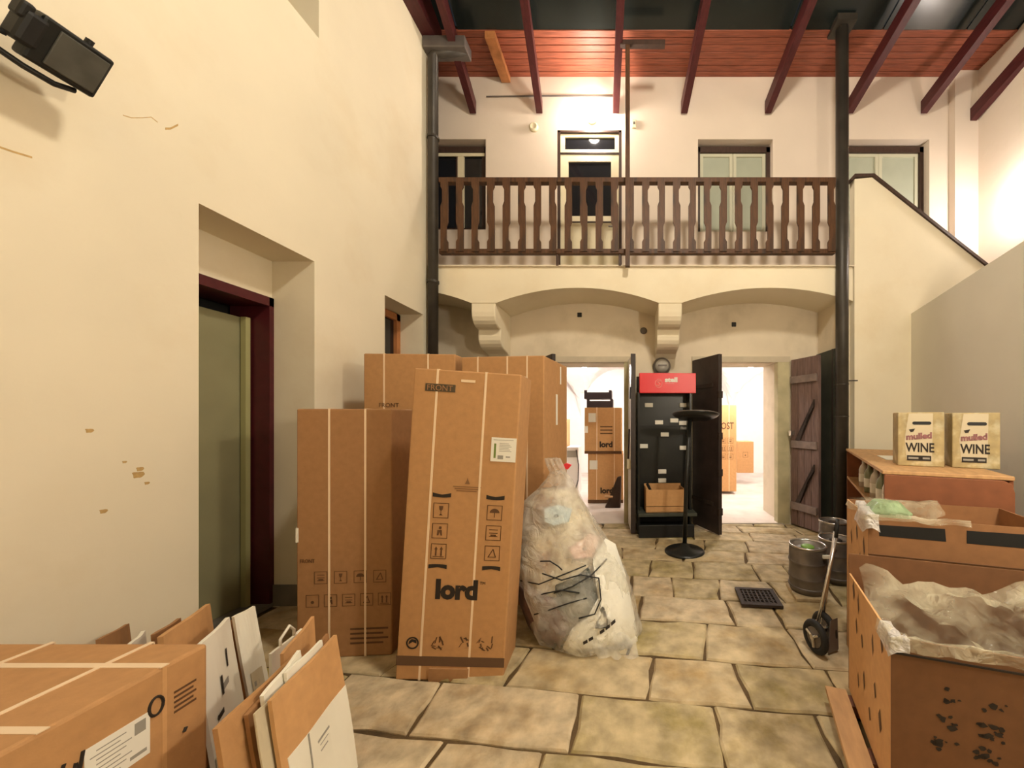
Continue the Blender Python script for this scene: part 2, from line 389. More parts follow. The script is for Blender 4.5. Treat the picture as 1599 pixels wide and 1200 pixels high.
# ---- upper rear wall
WM = (1.013, 2.09, 4.20, 5.53); WLf = (-3.1, -2.04, 4.23, 5.53); WRt = (3.10, 4.34, 4.10, 5.53); DU = (-1.01, -.085, ZS, 5.66)
wu = struct(wall_holes(lambda a,b,t: (a, YW+t, b), -4.0, 6.0, ZS, 6.43, .45, [WM, WLf, WRt, DU]).build('wall_upper', 'plaster_up'),
            'pale upper wall behind the balcony', 'wall')
struct(MB().box(-4,6,YW+.47,YW+.5,ZS,6.5).build('wall_inner', 'black'), 'dark interior behind the upper windows', 'wall')
def window(n, Wd, label, pane, dark='darkwood', mull=None, mcol='offwhite'):
    w, h = Wd[1]-Wd[0], Wd[3]-Wd[2]
    o = thing(n, (Wd[0], YW+.10, Wd[2]), label, 'window'); o['kind'] = 'structure'
    f = MB(); f.box(.0,.05,0,.08,0,h-.04); f.box(w-.055,w,0,.08,0,h-.04); f.box(0,w,0,.08,h-.115,h-.03); f.build('window_frame', dark, o)
    MB().box(0,w,.0,.10,0,.04).build('window_sill', 'offwhite', o)
    m = mull if mull is not None else w/2
    for a,b in ((.05,m),(m,w-.055)):
        s = MB(); s.box(a+.003,a+.05,.03,.075,.04,h-.117); s.box(b-.05,b-.003,.03,.075,.04,h-.117)
        s.box(a+.05,b-.05,.03,.075,.04,.09); s.box(a+.05,b-.05,.03,.075,h-.16,h-.117); s.build('sash', mcol, o)
        MB().box(a+.05,b-.05,.05,.056,.09,h-.16).build('pane', pane, o)
    return o
pale_sash = mat('pale sash paint', (.56,.55,.42), .5)
wd = window('window_3', WLf, 'dark upper window beside the left downpipe', 'pane_dark', mull=.62, mcol='darkwood')
MB().box(.60,.69,.02,.08,.04,1.16).build('mullion', 'offwhite', wd); MB().box(.05,1.0,.015,.08,1.14,1.185).build('top_rail', 'offwhite', wd)
window('window_4', WM, 'pale curtained upper window in the middle of balcony', 'pane_pale', mcol=pale_sash)
window('window_5', WRt, 'pale upper window behind the stair parapet', 'pane_pale', mull=.60, mcol=pale_sash)
# balcony door
du = thing('door_4', (DU[0], YW, ZS), 'off-white glazed balcony door with a dark transom window', 'door'); du['kind'] = 'structure'
w = DU[1]-DU[0]; h = DU[3]-DU[2]
f = MB(); f.box(0,.04,0,.12,0,h); f.box(w-.04,w,0,.12,0,h); f.box(0,w,0,.12,h-.03,h); f.box(.04,w-.04,.02,.12,h-.325,h-.305); f.build('frame', 'darkwood', du)
t = MB(); t.box(.04,.10,.03,.09,h-.305,h-.03); t.box(w-.10,w-.04,.03,.09,h-.305,h-.03); t.box(.10,w-.10,.03,.09,h-.305,h-.255); t.box(.10,w-.10,.03,.09,h-.075,h-.03)
tr_ = t.build('transom', 'offwhite', du); MB().box(.10,w-.10,.055,.06,h-.255,h-.075).build('pane', 'pane_dark', tr_)
zl, zh = 4.44-ZS, 5.23-ZS; xa, xb = XP(887,YW)-DU[0], XP(954,YW)-DU[0]
l = MB(); l.box(.04,xa,.03,.08,.02,h-.33); l.box(xb,w-.04,.03,.08,.02,h-.33); l.box(xa,xb,.03,.08,.02,zl); l.box(xa,xb,.03,.08,zh,h-.33)
lf = l.build('door_leaf', 'offwhite', du); MB().box(xa,xb,.05,.056,zl,zh).build('pane', 'pane_dark', lf)
g = MB()
MB().box(xa-.03,xb+.03,.022,.03,zl-.10,zl-.08).build('panel_bead', 'darkwood', lf)
g = MB(); g.box(w-.12,w-.085,.012,.03,.62,.86); g.tube([(w-.10,.02,.83),(w-.10,-.03,.83),(w-.19,-.03,.83)], .010, 8); g.build('handle', 'gutter', lf)

# small things on upper wall
x, z = XP(834,YW), ZP(200,YW)
o = MB().lathe([(.0,0),(.065,0),(.062,.03),(.04,.045),(.035,.035),(.0,.035)], 20).build('wall_vent', 'offwhite', None, smooth=True, mtx=Matrix.Translation((x,YW,z)) @ Matrix.Rotation(math.pi/2,4,'X'))
tag(o, 'small round white cap on the upper wall left of the glazed door', 'wall fitting')
x, z = XP(990,YW), ZP(195,YW)
sw = thing('doorbell_box', (x,YW,z), 'tiny pale switch box on the upper wall right of the glazed door', 'switch')
MB().box(-.03,.03,-.03,0,-.06,.06).build('housing', 'offwhite', sw, bevel=.006); MB().box(-.012,.012,-.04,-.03,-.015,.015).build('button', 'gutter', sw)
pc = MB().tube([(XP(760,YW), YW-.012, ZP(152,YW)), (XP(850,YW), YW-.012, ZP(151,YW)), (XP(963,YW), YW-.012, ZP(152,YW))], .010, 6).build('wall_cable', 'gutter')
tag(pc, 'thin cable running along the upper wall above the glazed door', 'cable')

# ---- balcony slab with vaulted underside
ar = [(-3.95,-1.985),(-1.66,.39),(.69,2.92)]
def under(x):
    for a,b in ar:
        if a < x < b:
            t = (x-a)/(b-a)*2-1; return 2.975+.19*(1-t*t)
    return 2.975
xs = sorted(set([ar[0][0]+i*(ar[0][1]-ar[0][0])/24 for i in range(25)]+[ar[1][0]+i*(ar[1][1]-ar[1][0])/24 for i in range(25)]+[ar[2][0]+i*(ar[2][1]-ar[2][0])/24 for i in range(25)]))
xs = [x for x in xs if x <= 2.85]+[2.85]
mb = MB(); n = len(xs); V = []
for x in xs: b = under(x); V += [(x,YB,b),(x,YB,ZS),(x,YW,b),(x,YW,ZS)]
Fc = []
for i in range(n-1):
    a, c = 4*i, 4*i+4
    Fc += [(a,c,c+1,a+1),(a,a+2,c+2,c),(a+1,c+1,c+3,a+3)]
Fc += [(0,1,3,2),(4*n-4,4*n-2,4*n-1,4*n-3)]
mb.add(V, Fc)
slab = struct(mb.build('balcony_slab', 'plaster'), 'cream balcony slab carried on shallow plaster vaults', 'balcony')
MB().box(-3.95,2.85,YB-.03,YB+.02,ZS-.005,ZS+.012).build('edge_drip', 'plaster_low', slab)
prof = [(YW,2.985),(YB+.01,2.985),(YB+.01,2.86)]
prof += [(4.80-.17*math.cos(a), 2.86-.17*math.sin(a)) for a in [i*math.pi/2/5 for i in range(6)]][1:]
prof += [(4.84,2.69),(4.84,2.60)]
prof += [(5.02-.18*math.cos(a), 2.60-.16*math.sin(a)) for a in [i*math.pi/2/5 for i in range(6)]][1:]
prof += [(5.15,2.42),(YW,2.36)]
for k,(x0,x1) in enumerate(((-1.985,-1.68),(.39,.69))):
    o = MB().yz(prof, x0, x1).build('corbel', 'plaster', None, bevel=.015)
    tag(o, ['scrolled plaster corbel carrying the balcony above the tall cartons','scrolled plaster corbel carrying the balcony above the black rack'][k], 'corbel', 'balcony corbels', 'structure')

# ---- stair parapet, pier, right hand walls
struct(MB().box(2.74,2.93,YB+.08,YW,-.1,3.43).build('wall_pier', 'plaster_low'), 'short pier closing the vaulted arcade on the right', 'wall')
X0, X1, X2 = 2.86, 3.08, 4.50
Z0, Z2 = 4.55, 3.43
zb = lambda x: Z0 if x < X1 else Z0+(x-X1)*(Z2-Z0)/(X2-X1)
st = MB().xz([(X0,-.1),(X2+.3,-.1),(X2+.3,zb(X2+.3)),(X1,Z0),(X0,Z0-.02)], YB-.02, YB+.08).build('wall_stair', 'plaster')
struct(st, 'cream stair parapet with sloping brown capping', 'wall')
c = MB().xz([(X0-.05,Z0-.06),(X0,Z0-.01),(X1,Z0),(X2+.3,zb(X2+.3)),(X2+.3,zb(X2+.3)+.04),(X1+.015,Z0+.035),(X0-.01,Z0+.03),(X0-.07,Z0-.035)], YB-.045, YB+.10)
c.build('capping', 'darkwood', st)
ZR = 2.83
xr = lambda y: 3.58-TR*(YB-y)
ya, yb_ = -3.0, YB-.02
struct(MB().hexa([(xr(ya),ya,-.1),(xr(ya)+.2,ya,-.1),(xr(yb_)+.2,yb_,-.1),(xr(yb_),yb_,-.1),(xr(ya),ya,ZR),(xr(ya)+.2,ya,ZR),(xr(yb_)+.2,yb_,ZR),(xr(yb_),yb_,ZR)]).build('wall_right', 'plaster_right'),
       'lower greyish white wall on the right behind the wine cartons', 'wall')
struct(MB().box(4.95,5.3,-3,YW,-.1,9).build('wall_stairwell', 'plaster_up'), 'brightly lit wall beyond the stair on the right', 'wall')
MBp = MB().box(4.62,4.95,YW-.10,YW,ZS,6.43); struct(MBp.build('wall_pilaster', 'plaster_up'), 'shallow pilaster in the upper right corner', 'wall')
struct(MB().box(-3,5.3,-3.3,-3.0,-.1,9).build('wall_front', 'plaster'), 'courtyard wall behind the viewer', 'wall')

# ---- room behind the doorways
rx0, rx1, ry1 = -4.0, 5.0, 10.2
rf = struct(MB().box(rx0,rx1,YR-.75,ry1,-.2,0.0).build('floor_room', 'roomfloor'), 'pale worn stone floor of the bright store room', 'floor')
mb = MB(); mb.box(rx0,rx1,ry1,ry1+.2,-.1,3.6); mb.box(rx0-.2,rx0,YR,ry1,-.1,3.6); mb.box(rx1,rx1+.2,YR,ry1,-.1,3.6)
struct(mb.build('wall_room', 'white'), 'whitewashed walls of the vaulted store room', 'wall')
mb = MB(); nx, ny = 60, 30; V = []; Fc = []
for j in range(ny+1):
    for i in range(nx+1):
        x = rx0+(rx1-rx0)*i/nx; y = YR+(ry1-YR)*j/ny
        tx = ((x-rx0-.6)/2.1) % 1.0*2-1; ty = ((y-YR)/(ry1-YR))*2-1
        z = max(1.55+1.35*math.sqrt(max(0,1-tx*tx)), 1.55+1.35*math.sqrt(max(0,1-ty*ty)))
        V.append((x,y,z))
for j in range(ny):
    for i in range(nx):
        a = j*(nx+1)+i; Fc.append((a,a+nx+1,a+nx+2,a+1))
mb.add(V, Fc); mb.box(rx0,rx1,YR,ry1,3.3,3.45)
struct(mb.build('ceiling_room', 'white'), 'whitewashed groin vault of the store room', 'ceiling')

# ---- roof: soffit boards, rafters, glass
so = struct(MB().box(-4,6,YB+.02,YW+.4,6.45,6.5).build('ceiling', 'darkwood'), 'boarded red brown eaves soffit above the balcony', 'ceiling')
yb0 = YB+.0
for k in range(7):
    y0 = yb0+k*.092
    MB().box(-4,5.0,y0+.003,y0+.089,6.425+.004*random.random(),6.45).build('board', 'board', so, bevel=.006)
rl = struct(thing('roof_glazing', (0,0,0), 'dark night-time glass roof over the courtyard', 'roof'))
RS, RXD = .32, .08
xend = [(740,180),(843,180),(962,180),(1068,180),(1198,180),(1325,180),(1440,180),(1509,200)]
rafx = []
names = ['nearest the left downpipe','second from the left downpipe','above the lit balcony door','just right of the thin pole','above the middle window','passing behind the thick post','ending above the right window','furthest right by the stairwell wall']
for k,(px,py) in enumerate(xend):
    x = XP(px,YW); z = ZP(py,YW); L = 7.0; rafx.append(x)
    p = []
    for zz in (0,.17):
        p += [(x-.045,YW-.03,z+zz),(x+.045,YW-.03,z+zz),(x+.045+RXD*L,YW-L,z+zz+RS*L),(x-.045+RXD*L,YW-L,z+zz+RS*L)]
    o = MB().hexa([p[0],p[1],p[2],p[3],p[4],p[5],p[6],p[7]]).build('rafter', 'rafter')
    tag(o, 'dark red sloping roof rafter, '+names[k], 'rafter', 'roof rafters', 'structure')
ed = [-4.0]+rafx+[6.0]
for k in range(len(ed)-1):
    L = 7.6; a, b = ed[k], ed[k+1]; z0 = 6.43; y0 = YB+.02
    a += RXD*.6; b += RXD*.6
    MB().hexa([(a+.01,y0,z0),(b-.01,y0,z0),(b-.01+RXD*L,y0-L,z0+RS*L),(a+.01+RXD*L,y0-L,z0+RS*L),(a+.01,y0,z0+.02),(b-.01,y0,z0+.02),(b-.01+RXD*L,y0-L,z0+.02+RS*L),(a+.01+RXD*L,y0-L,z0+.02+RS*L)]).build('pane', 'nightglass', rl)
o = MB().box(-1.81,-1.68,YB,YW-.01,6.33,6.422).build('short_beam', 'orangewood', so, bevel=.005)
o = MB().box(XL-.0,XL+.16,.5,YB+.02,6.2,6.55).build('wall_plate', 'rafter'); struct(o, 'dark red wall plate along the top of left wall', 'beam')

# ================================================================== LAMPS
def globe(name, loc, r, col, st, label, base=True, wall=None):
    t = thing(name, loc, label, 'lamp')
    MB().sphere((0,0,0), r, 12).build('globe', emis(name+' glow', col, st), t, smooth=True)
    if wall is not None:
        wv = Vector(wall)
        MB().tube([wv*r*.7, wv*(r+.06)], r*.55, 14).build('base', 'offwhite', t)
        MB().tube([wv*(r+.055), wv*(r+.09)], r*.8, 14).build('rose', 'offwhite', t)
    return t
def st_for(watts, r): return watts/(4*math.pi*r*r*math.pi)
WARM = (1.0,.86,.70)
globe('wall_lamp', (XP(922,5.0), 5.07, ZP(172,5.07)), .085, (1,.87,.74), st_for(LAMP_UPPER,.085), 'glowing round lamp on the upper wall above the glazed door', wall=(0,1,0))
globe('wall_lamp', (4.76, 4.40, 4.25), .085, (1,.90,.82), st_for(LAMP_STAIR,.085), 'glowing round lamp at the right edge beyond the stair', wall=(1,0,0))
yl = globe('yard_lamp', (.85, 1.1, 5.45), .22, (1,.90,.74), st_for(LAMP_YARD,.22), 'large glowing globe hanging from the roof over the courtyard')
globe('wall_lamp', (1.96, .50, 2.45), .11, (1,.88,.70), st_for(165.0,.11), 'unseen fill lamp added on the right wall nearest the viewer', wall=(.95,-.31,0))  # added fill, out of view, to brighten the left wall and paper bags
MB().tube([(0,0,.2),(0,0,1.75)], .01, 6).build('cord', 'black', yl)
MB().lathe([(.07,0),(.07,.06),(.02,.09)], 14, (0,0,.19)).build('cap', 'black', yl)
def bulb(loc, label, watts):
    t = thing('hanging_bulb', loc, label, 'lamp', 'store room bulbs')
    MB().sphere((0,0,0), .05, 10).build('bulb', emis('room bulb glow', (1,.93,.88), st_for(watts,.05)), t, smooth=True)
    MB().tube([(0,0,.04),(0,0,.11)], .02, 8).build('socket', 'offwhite', t); MB().tube([(0,0,.10),(0,0,.60)], .005, 6).build('cord', 'offwhite', t)
bulb((XP(1172,6.7), 6.7, ZP(577,6.7)), 'glaring bare bulb seen through the right rear doorway', LAMP_ROOM)
bulb((-.9, 7.6, 2.55), 'bare bulb in the room behind the left rear doorway', LAMP_ROOM*1.5)
bulb((3.3, 8.3, 2.5), 'bare bulb deeper in the room behind the right rear doorway', LAMP_ROOM*.6)

# ================================================================== BALCONY RAILING, POSTS
ra = thing('balcony_railing', (-2.36, YB-.04, ZS), 'brown wooden balcony railing with notched boards', 'railing')
Lr = 2.60+2.36
zt = ZP(279,YB-.04)-ZS; zb0 = ZP(397,YB-.04)-ZS
MB().box(0,Lr,-.03,.05,zt-.06,zt).build('handrail', 'rail', ra, bevel=.006)
MB().box(0,Lr,-.02,.05,zb0,zb0+.06).build('bottom_rail', 'rail', ra, bevel=.006)
nb = 25; pitch = (XP(1294,YB)-XP(698,YB))/25.0; hB = zt-zb0-.03
def baluster(flip):
    w = .046; d = .020; zs = [0,.13,.17,.36,.40,.60,.64,.84,.88,1.0]
    z = lambda t: t*hB
    R = [(w,0),(w,z(.13)),(w-d,z(.17)),(w-d,z(.34)),(w,z(.40)),(w,hB)]
    Lf = [(-w,hB),(-w,z(.88)),(-w+d,z(.84)),(-w+d,z(.68)),(-w,z(.62)),(-w,0)]
    pts = R+Lf
    if flip: pts = [(-x,zz) for x,zz in pts][::-1]
    return MB().xz(pts, -.034, -.012)
pa = baluster(False).build('baluster', 'rail', ra); pb_ = baluster(True).build('baluster', 'rail', ra)
for i in range(nb+1):
    x = XP(698,YB)+2.36+i*pitch
    src = (pa, pb_)[i%2]
    o = src if i < 2 else src.copy()
    if i >= 2: COL.objects.link(o); o.parent = ra
    o.location = (x, 0, zb0+.02)
for xx in (XP(871,YB)+2.36, XP(968,YB)+2.36):
    MB().box(xx-.015,xx+.015,0,.04,0,zb0+.03).build('foot', 'darkwood', ra)
o = thing('downpipe', (-2.43, YB-.06, 0), 'dark downpipe at the end of the left wall', 'pipe')
MB().tube([(0,0,0),(0,0,6.02),(.05,0,6.08),(.42,0,6.12)], .06, 14).build('pipe', 'pipe', o, smooth=True)
MB().box(-.08,.44,-.10,.10,6.06,6.20).build('gutter_end', 'gutter', o, bevel=.01)
for z in (1.2,3.2,5.0): MB().tube([(0,0,z),(0,0,z+.03)], .07, 14).build('clamp', 'pipe', o)
o = thing('support_post', (2.685, YB-.05, 0), 'thick dark round post at the right end of the balcony', 'post')
MB().tube([(0,0,0),(0,0,6.44)], .073, 18).build('shaft', 'pipe', o, smooth=True)
MB().box(-.12,.12,-.12,.12,6.38,6.46).build('head_plate', 'pipe', o); MB().lathe([(.12,0),(.12,.03),(.075,.10)], 18).build('foot', 'pipe', o)
for z in (1.53,1.93): MB().tube([(0,0,z),(0,0,z+.012)], .078, 18).build('joint_ring', 'pipe', o)
MB().tube([(.03,-.02,1.98),(.17,-.04,1.98)], .008, 6).build('peg', 'pipe', o)
o = thing('balcony_pole', (0, YB-.115, ZS-.05), 'thin dark pole rising from the balcony edge to a short crossbar', 'pole')
MB().box(-.028,.028,-.028,.028,0,2.77).build('shaft', 'rail', o, bevel=.004); MB().box(-.09,.46,-.03,.03,2.72,2.78).build('crossbar', 'darkwood', o)

# ================================================================== DOOR LEAVES
def leaf(name, hinge, free, z1, th, m, label, build):
    hx, hy = hinge; fx, fy = free
    L = math.hypot(fx-hx, fy-hy); a = math.atan2(fy-hy, fx-hx)
    t = thing(name, (hx,hy,.02), label, 'door leaf', None, a)
    build(t, L, z1-.02, th); return t
def dark_leaf(t, L, h, th):
    MB().box(0,L,-th/2,th/2,0,h).build('panel', 'doordark', t, bevel=.004)
    for z in (.25,.75,1.22,1.75): MB().box(L-.03,L+.012,-th/2-.006,th/2+.006,z,z+.09).build('edge_plate', 'iron', t, bevel=.003)
    for z in (.35,1.9): MB().box(.0,L*.8,-th/2-.008,-th/2,z,z+.05).build('strap_hinge', 'iron', t)
leaf('door_leaf', (.945,YW-.04), (1.185,4.66), 2.335, .05, None, 'almost black door leaf standing open beside the black display rack', dark_leaf)
leaf('door_leaf', (-1.30,YW-.04), (-.945,4.68), 2.34, .05, None, 'almost black door leaf whose tip shows above the tall cartons', dark_leaf)
def white_leaf(t, L, h, th):
    MB().box(0,L,-th/2,th/2,0,h).build('panel', 'grime', t)
    MB().box(L-.02,L+.014,-th/2-.01,th/2+.01,0,h+.01).build('edge_strip', 'doordark', t)
    MB().box(L-.12,L-.01,-th/2-.02,-th/2,1.75,1.90).build('latch_plate', 'doordark', t)
    MB().tube([(L-.1,-th/2-.02,1.35),(L-.16,-th/2-.03,.90)], .012, 8).build('bar', 'doordark', t)
    MB().box(L-.15,L-.08,-th/2-.05,-th/2,.82,.95).build('lock', 'offwhite', t, bevel=.008)
leaf('door_leaf', (.028,YW-.04), (.072,4.74), 2.34, .04, None, 'white faced door leaf opened beside the left edge of the black rack', white_leaf)
def plank_leaf(t, L, h, th):
    n = 4
    for k in range(n): MB().box(L*k/n+.003,L*(k+1)/n-.003,-th/2,th/2,0,h).build('plank', 'doorwood', t, bevel=.004)
    for z in (.22,1.08,1.98): MB().box(.02,L-.02,-th/2-.03,-th/2,z,z+.10).build('ledge', mat('ledge wood', (.20,.15,.13), .75, var=.25, vscale=12), t, bevel=.004)
    for z in (.33,1.19):
        MB().prism([(.10,0,z),(.18,0,z),(L-.06,0,z+.55),(L-.06,0,z+.46)], (0,-th/2-.025,0), (0,-th/2,0)).build('brace', 'iron', t)
    MB().box(.03,.07,-th/2-.07,-th/2,1.25,1.32).build('latch', 'chrome', t)
leaf('door_leaf', (2.345,YW-.05), (2.51,4.76), 2.34, .045, None, 'weathered brown plank door leaf with diagonal braces by the thick post', plank_leaf)
o = thing('pier_face_panel', (2.70, 4.74, 0), 'tall dark green side face of the pier behind the post, added as a thin panel', 'board', None, 0)  # stands in for the dark side of the pier, no separate board there
MB().box(-.015,.02,0,.46,.02,2.42).build('sheet', 'greenpaint', o, bevel=.004); MB().box(-.02,-.013,.03,.06,.02,2.42).build('edge_batten', 'doordark', o)

# ================================================================== CARTONS
def icon(parent, cx, cz, s, kind, fx, m='ink_br'):
    """pictogram frame + simple mark on plane; fx(u,w)->xyz"""
    t = s*.045; mb = MB()
    def q(u0,u1,w0,w1): mb.add([fx(u0,w0),fx(u1,w0),fx(u1,w1),fx(u0,w1)], [(0,1,2,3)])
    def poly(ps): mb.add([fx(cx+u*s, cz+w*s) for u,w in ps], [tuple(range(len(ps)))])
    h = s/2
    q(cx-h,cx+h,cz+h-t,cz+h); q(cx-h,cx+h,cz-h,cz-h+t); q(cx-h,cx-h+t,cz-h+t,cz+h-t); q(cx+h-t,cx+h,cz-h+t,cz+h-t)
    if kind == 'arrows':
        for d in (-.17,.17): poly([(d-.05,-.30),(d+.05,-.30),(d+.05,.12),(d+.11,.12),(d,.32),(d-.11,.12),(d-.05,.12)])
        poly([(-.36,-.38),(.36,-.38),(.36,-.33),(-.36,-.33)])
    elif kind == 'umbrella':
        poly([(-.32,.0)]+[(.32*math.cos(a)*-1,.28*math.sin(a)) for a in [i*math.pi/8 for i in range(1,8)]]+[(.32,.0)][::1]); poly([(-.02,-.3),(.03,-.3),(.03,.0),(-.02,.0)])
    elif kind == 'glass':
        poly([(-.14,.30),(.14,.30),(.10,.06),(.02,-.02),(.02,-.22),(.13,-.32),(-.13,-.32),(-.02,-.22),(-.02,-.02),(-.10,.06)])
    elif kind == 'stack':
        for w in (-.25,-.03,.19): poly([(-.28,w),(.28,w),(.28,w+.05),(-.28,w+.05)])
        poly([(-.18,-.20),(.18,-.20),(.18,-.10),(-.18,-.10)])
    elif kind == 'tri':
        poly([(-.30,-.28),(.26,-.28),(.26,-.23),(-.22,-.23)]); poly([(-.30,-.28),(-.22,-.28),(.08,.28),(.02,.28)]); poly([(.20,-.26),(.27,-.26),(.08,.28),(.03,.22)])
    elif kind == 'dot':
        poly([(.13*math.cos(a),.13*math.sin(a)-.1) for a in [i*math.pi/5 for i in range(10)]])
    elif kind == 'person':
        poly([(-.05,.30),(.09,.30),(.12,.18),(.05,.10),(-.08,.14)]); poly([(-.16,.05),(.12,.08),(.16,-.30),(.06,-.30),(.0,-.08),(-.08,-.30),(-.18,-.30)])
    o = mb.build('pictogram', m, parent); o['kind'] = 'stuff'; return o
def onfront(y): return lambda u, w: (u, y, w)
def carton(name, loc, rz, dims, label, m='kraft', group=None, straps=(.3,.7), roll=0, pitch=0, smat='strap', tape=True, foot=0):
    w, d, h = dims
    t = thing(name, loc, label, 'box', group, rot=(pitch, roll, rz))
    MB().box(0,w,0,d,foot,h).build('carton', m, t, bevel=.008)
    for k in straps:
        x = w*k; b = .006
        mb = MB(); mb.box(x-b,x+b,-.002,.001,foot,h); mb.box(x-b,x+b,-.002,d+.002,h-.001,h+.002); mb.box(x-b,x+b,d-.001,d+.002,foot,h)
        mb.build('strap', smat, t)
    if tape: MB().box(0,w,d/2-.03,d/2+.03,h-.001,h+.0015).build('tape', 'strap', t)
    return t
# --- tall front carton marked lord
T = carton('fridge_carton', (XP(617,2.10), 2.10, 0), math.radians(3), (.612,.28,1.80), 'front fridge carton printed lord, leaning right, with a white barcode label', straps=(.22,.67), roll=math.radians(3.4), foot=.0)
fx = onfront(-.0018)
mb = MB(); k = 'ink'
for cx, kinds, cc in ((.200,('glass','person','arrows'),.0),(.505,('umbrella','stack','tri'),0)):
    for i, kd in enumerate(kinds): icon(T, cx, .985-i*.118, .088, kd, fx)
mb = MB()
for cx in (.200,.505):
    for z, up in ((1.06,1),(.675,-1)):
        n = 8; ps = []
        for i in range(n+1):
            u = -1+2*i/n; ps.append((cx+u*.052, z+up*(.004*(u*u)) ))
        top = [(a, b+up*(.018+.006*abs((a-cx)/.052))) for a,b in ps][::-1]
        MB().add([fx(*p) for p in ps+top], [tuple(range(2*n+2))]).build('print_bracket', 'ink', T)
text(T, 'lord', .150, 'ink', (.195,-.0012,.48), (1,0,0), (0,0,1), bold=.0075, sx=.96)
text(T, 'TM', .024, 'ink', (.445,-.0012,.565), (1,0,0), (0,0,1))
lb = MB().box(.07,.24,-.0025,-.001,1.672,1.716).build('print_block', mat('print block', (.075,.055,.03), .6), T)
text(T, 'FRONT', .046, 'kraft_dk', (.078,-.0028,1.678), (1,0,0), (0,0,1), sx=.98)
MB().box(-.0,.612,-.0022,-.0005,.085,.140).build('print_band', mat('print band', (.115,.06,.03), .7), T)
lab = MB().box(.463,.607,-.003,-.001,1.285,1.425).build('barcode_label', 'label', T)
mb = MB(); mb.box(.48,.492,-.0036,-.003,1.305,1.39); mb.build('green_bar', 'inkgreen', lab)
mb = MB(); mb.box(.503,.535,-.0036,-.003,1.30,1.322); 
for i in range(6): mb.box(.51,.58-.008*(i%3),-.0036,-.003,1.345+i*.009,1.348+i*.009)
mb.box(.475,.59,-.0036,-.003,1.41,1.413); mb.box(.55,.575,-.0036,-.003,1.31,1.318); tag(mb.build('fine_print', 'inkgrey', lab), kind='stuff')
mb = MB()
for i in range(3): mb.add([fx(.26+.01*i,1.125-.012*i),fx(.42-.012*i,1.125-.012*i),fx(.42-.012*i,1.131-.012*i),fx(.26+.01*i,1.131-.012*i)], [(0,1,2,3)])
mb.add([fx(.325,1.145),fx(.355,1.145),fx(.345,1.165),fx(.34,1.185),fx(.335,1.165)], [(0,1,2,3,4)]); tag(mb.build('faint_print', mat('faint brown ink', (.22,.11,.045), .7), T), kind='stuff')
# recycle disc and marks at the bottom
mb = MB(); n = 20
for i in range(n):
    a, b = 2*math.pi*i/n, 2*math.pi*(i+1)/n
    mb.add([fx(.085+.036*math.cos(a),.215+.036*math.sin(a)),fx(.085+.036*math.cos(b),.215+.036*math.sin(b)),fx(.085+.027*math.cos(b),.215+.027*math.sin(b)),fx(.085+.027*math.cos(a),.215+.027*math.sin(a))], [(0,1,2,3)])
mb.add([fx(.062,.205),fx(.085,.222),fx(.108,.212),fx(.105,.232),fx(.08,.238),fx(.066,.225)], [(0,1,2,3,4,5)]); tag(mb.build('recycling_mark', 'ink', T), kind='stuff')
mb = MB(); rr = random.Random(3)
for cx, n in ((.225,9),(.355,6),(.50,10)):
    for i in range(n):
        u, v = cx+rr.uniform(-.045,.045), .215+rr.uniform(-.03,.03); a = rr.uniform(0,3); l = rr.uniform(.008,.02)
        mb.add([fx(u-l*math.cos(a)-.004,v-l*math.sin(a)),fx(u+l*math.cos(a)-.004,v+l*math.sin(a)),fx(u+l*math.cos(a)+.004,v+l*math.sin(a)+.004),fx(u-l*math.cos(a)+.004,v-l*math.sin(a)+.004)], [(0,1,2,3)])
tag(mb.build('small_marks', 'ink_br', T), kind='stuff')
MB().box(.19,.41,-.012,.0,.0,.075).build('bottom_flap', 'kraft_dk', T); MB().box(.27,.35,-.003,-.001,1.735,1.75).build('tape_bit', 'strap', T)
# --- left carton, lower
T = carton('fridge_carton', (XP(463,2.28), 2.28, 0), math.radians(4), (.570,.42,1.565), 'lower carton with two rows of pictograms left of the lord carton', 'kraft_dk', straps=(.34,.72))
fx = onfront(-.0018); mb = MB()
for i, kd in enumerate(('stack','glass','umbrella','tri')): icon(T, .145+i*.118, .505, .078, kd, fx)
for i, kd in enumerate(('dot','person','stack','tri','arrows')): icon(T, .095+i*.108, .36, .078, kd, fx)
text(T, 'FRONT', .034, 'ink_br', (.02,-.0012,.60), (1,0,0), (0,0,1), sx=.8)
mb = MB()
for i in range(4): mb.add([fx(.32,.17-i*.03),fx(.55-.03*(i%2),.17-i*.03),fx(.55-.03*(i%2),.182-i*.03),fx(.32,.182-i*.03)], [(0,1,2,3)])
tag(mb.build('fine_print', 'ink_br', T), kind='stuff')
MB().box(-.003,.012,-.003,.03,.73,.82).build('corner_label', 'label', T)
# --- two tall cartons behind
T = carton('fridge_carton', (XP(568,3.02), 3.02, 0), math.radians(3), (.74,.62,2.045), 'tall carton at the back left, half hidden by the lord carton', 'kraft', straps=(.22,.70))
text(T, 'FRONT', .05, 'ink_br', (.12,-.0012,1.60), (1,0,0), (0,0,1))
T = carton('fridge_carton', (XP(719,3.02)+.02, 3.00, 0), math.radians(-7), (.70,.64,2.01), 'tall carton at the back right, beside the bulging white bag', 'kraft', straps=(.20,.56,.80))
MB().box(.699,.7025,.30,.345,1.45,1.72).build('side_label', 'label', T); MB().box(.699,.7025,.42,.45,1.82,1.98).build('side_label', 'label', T)

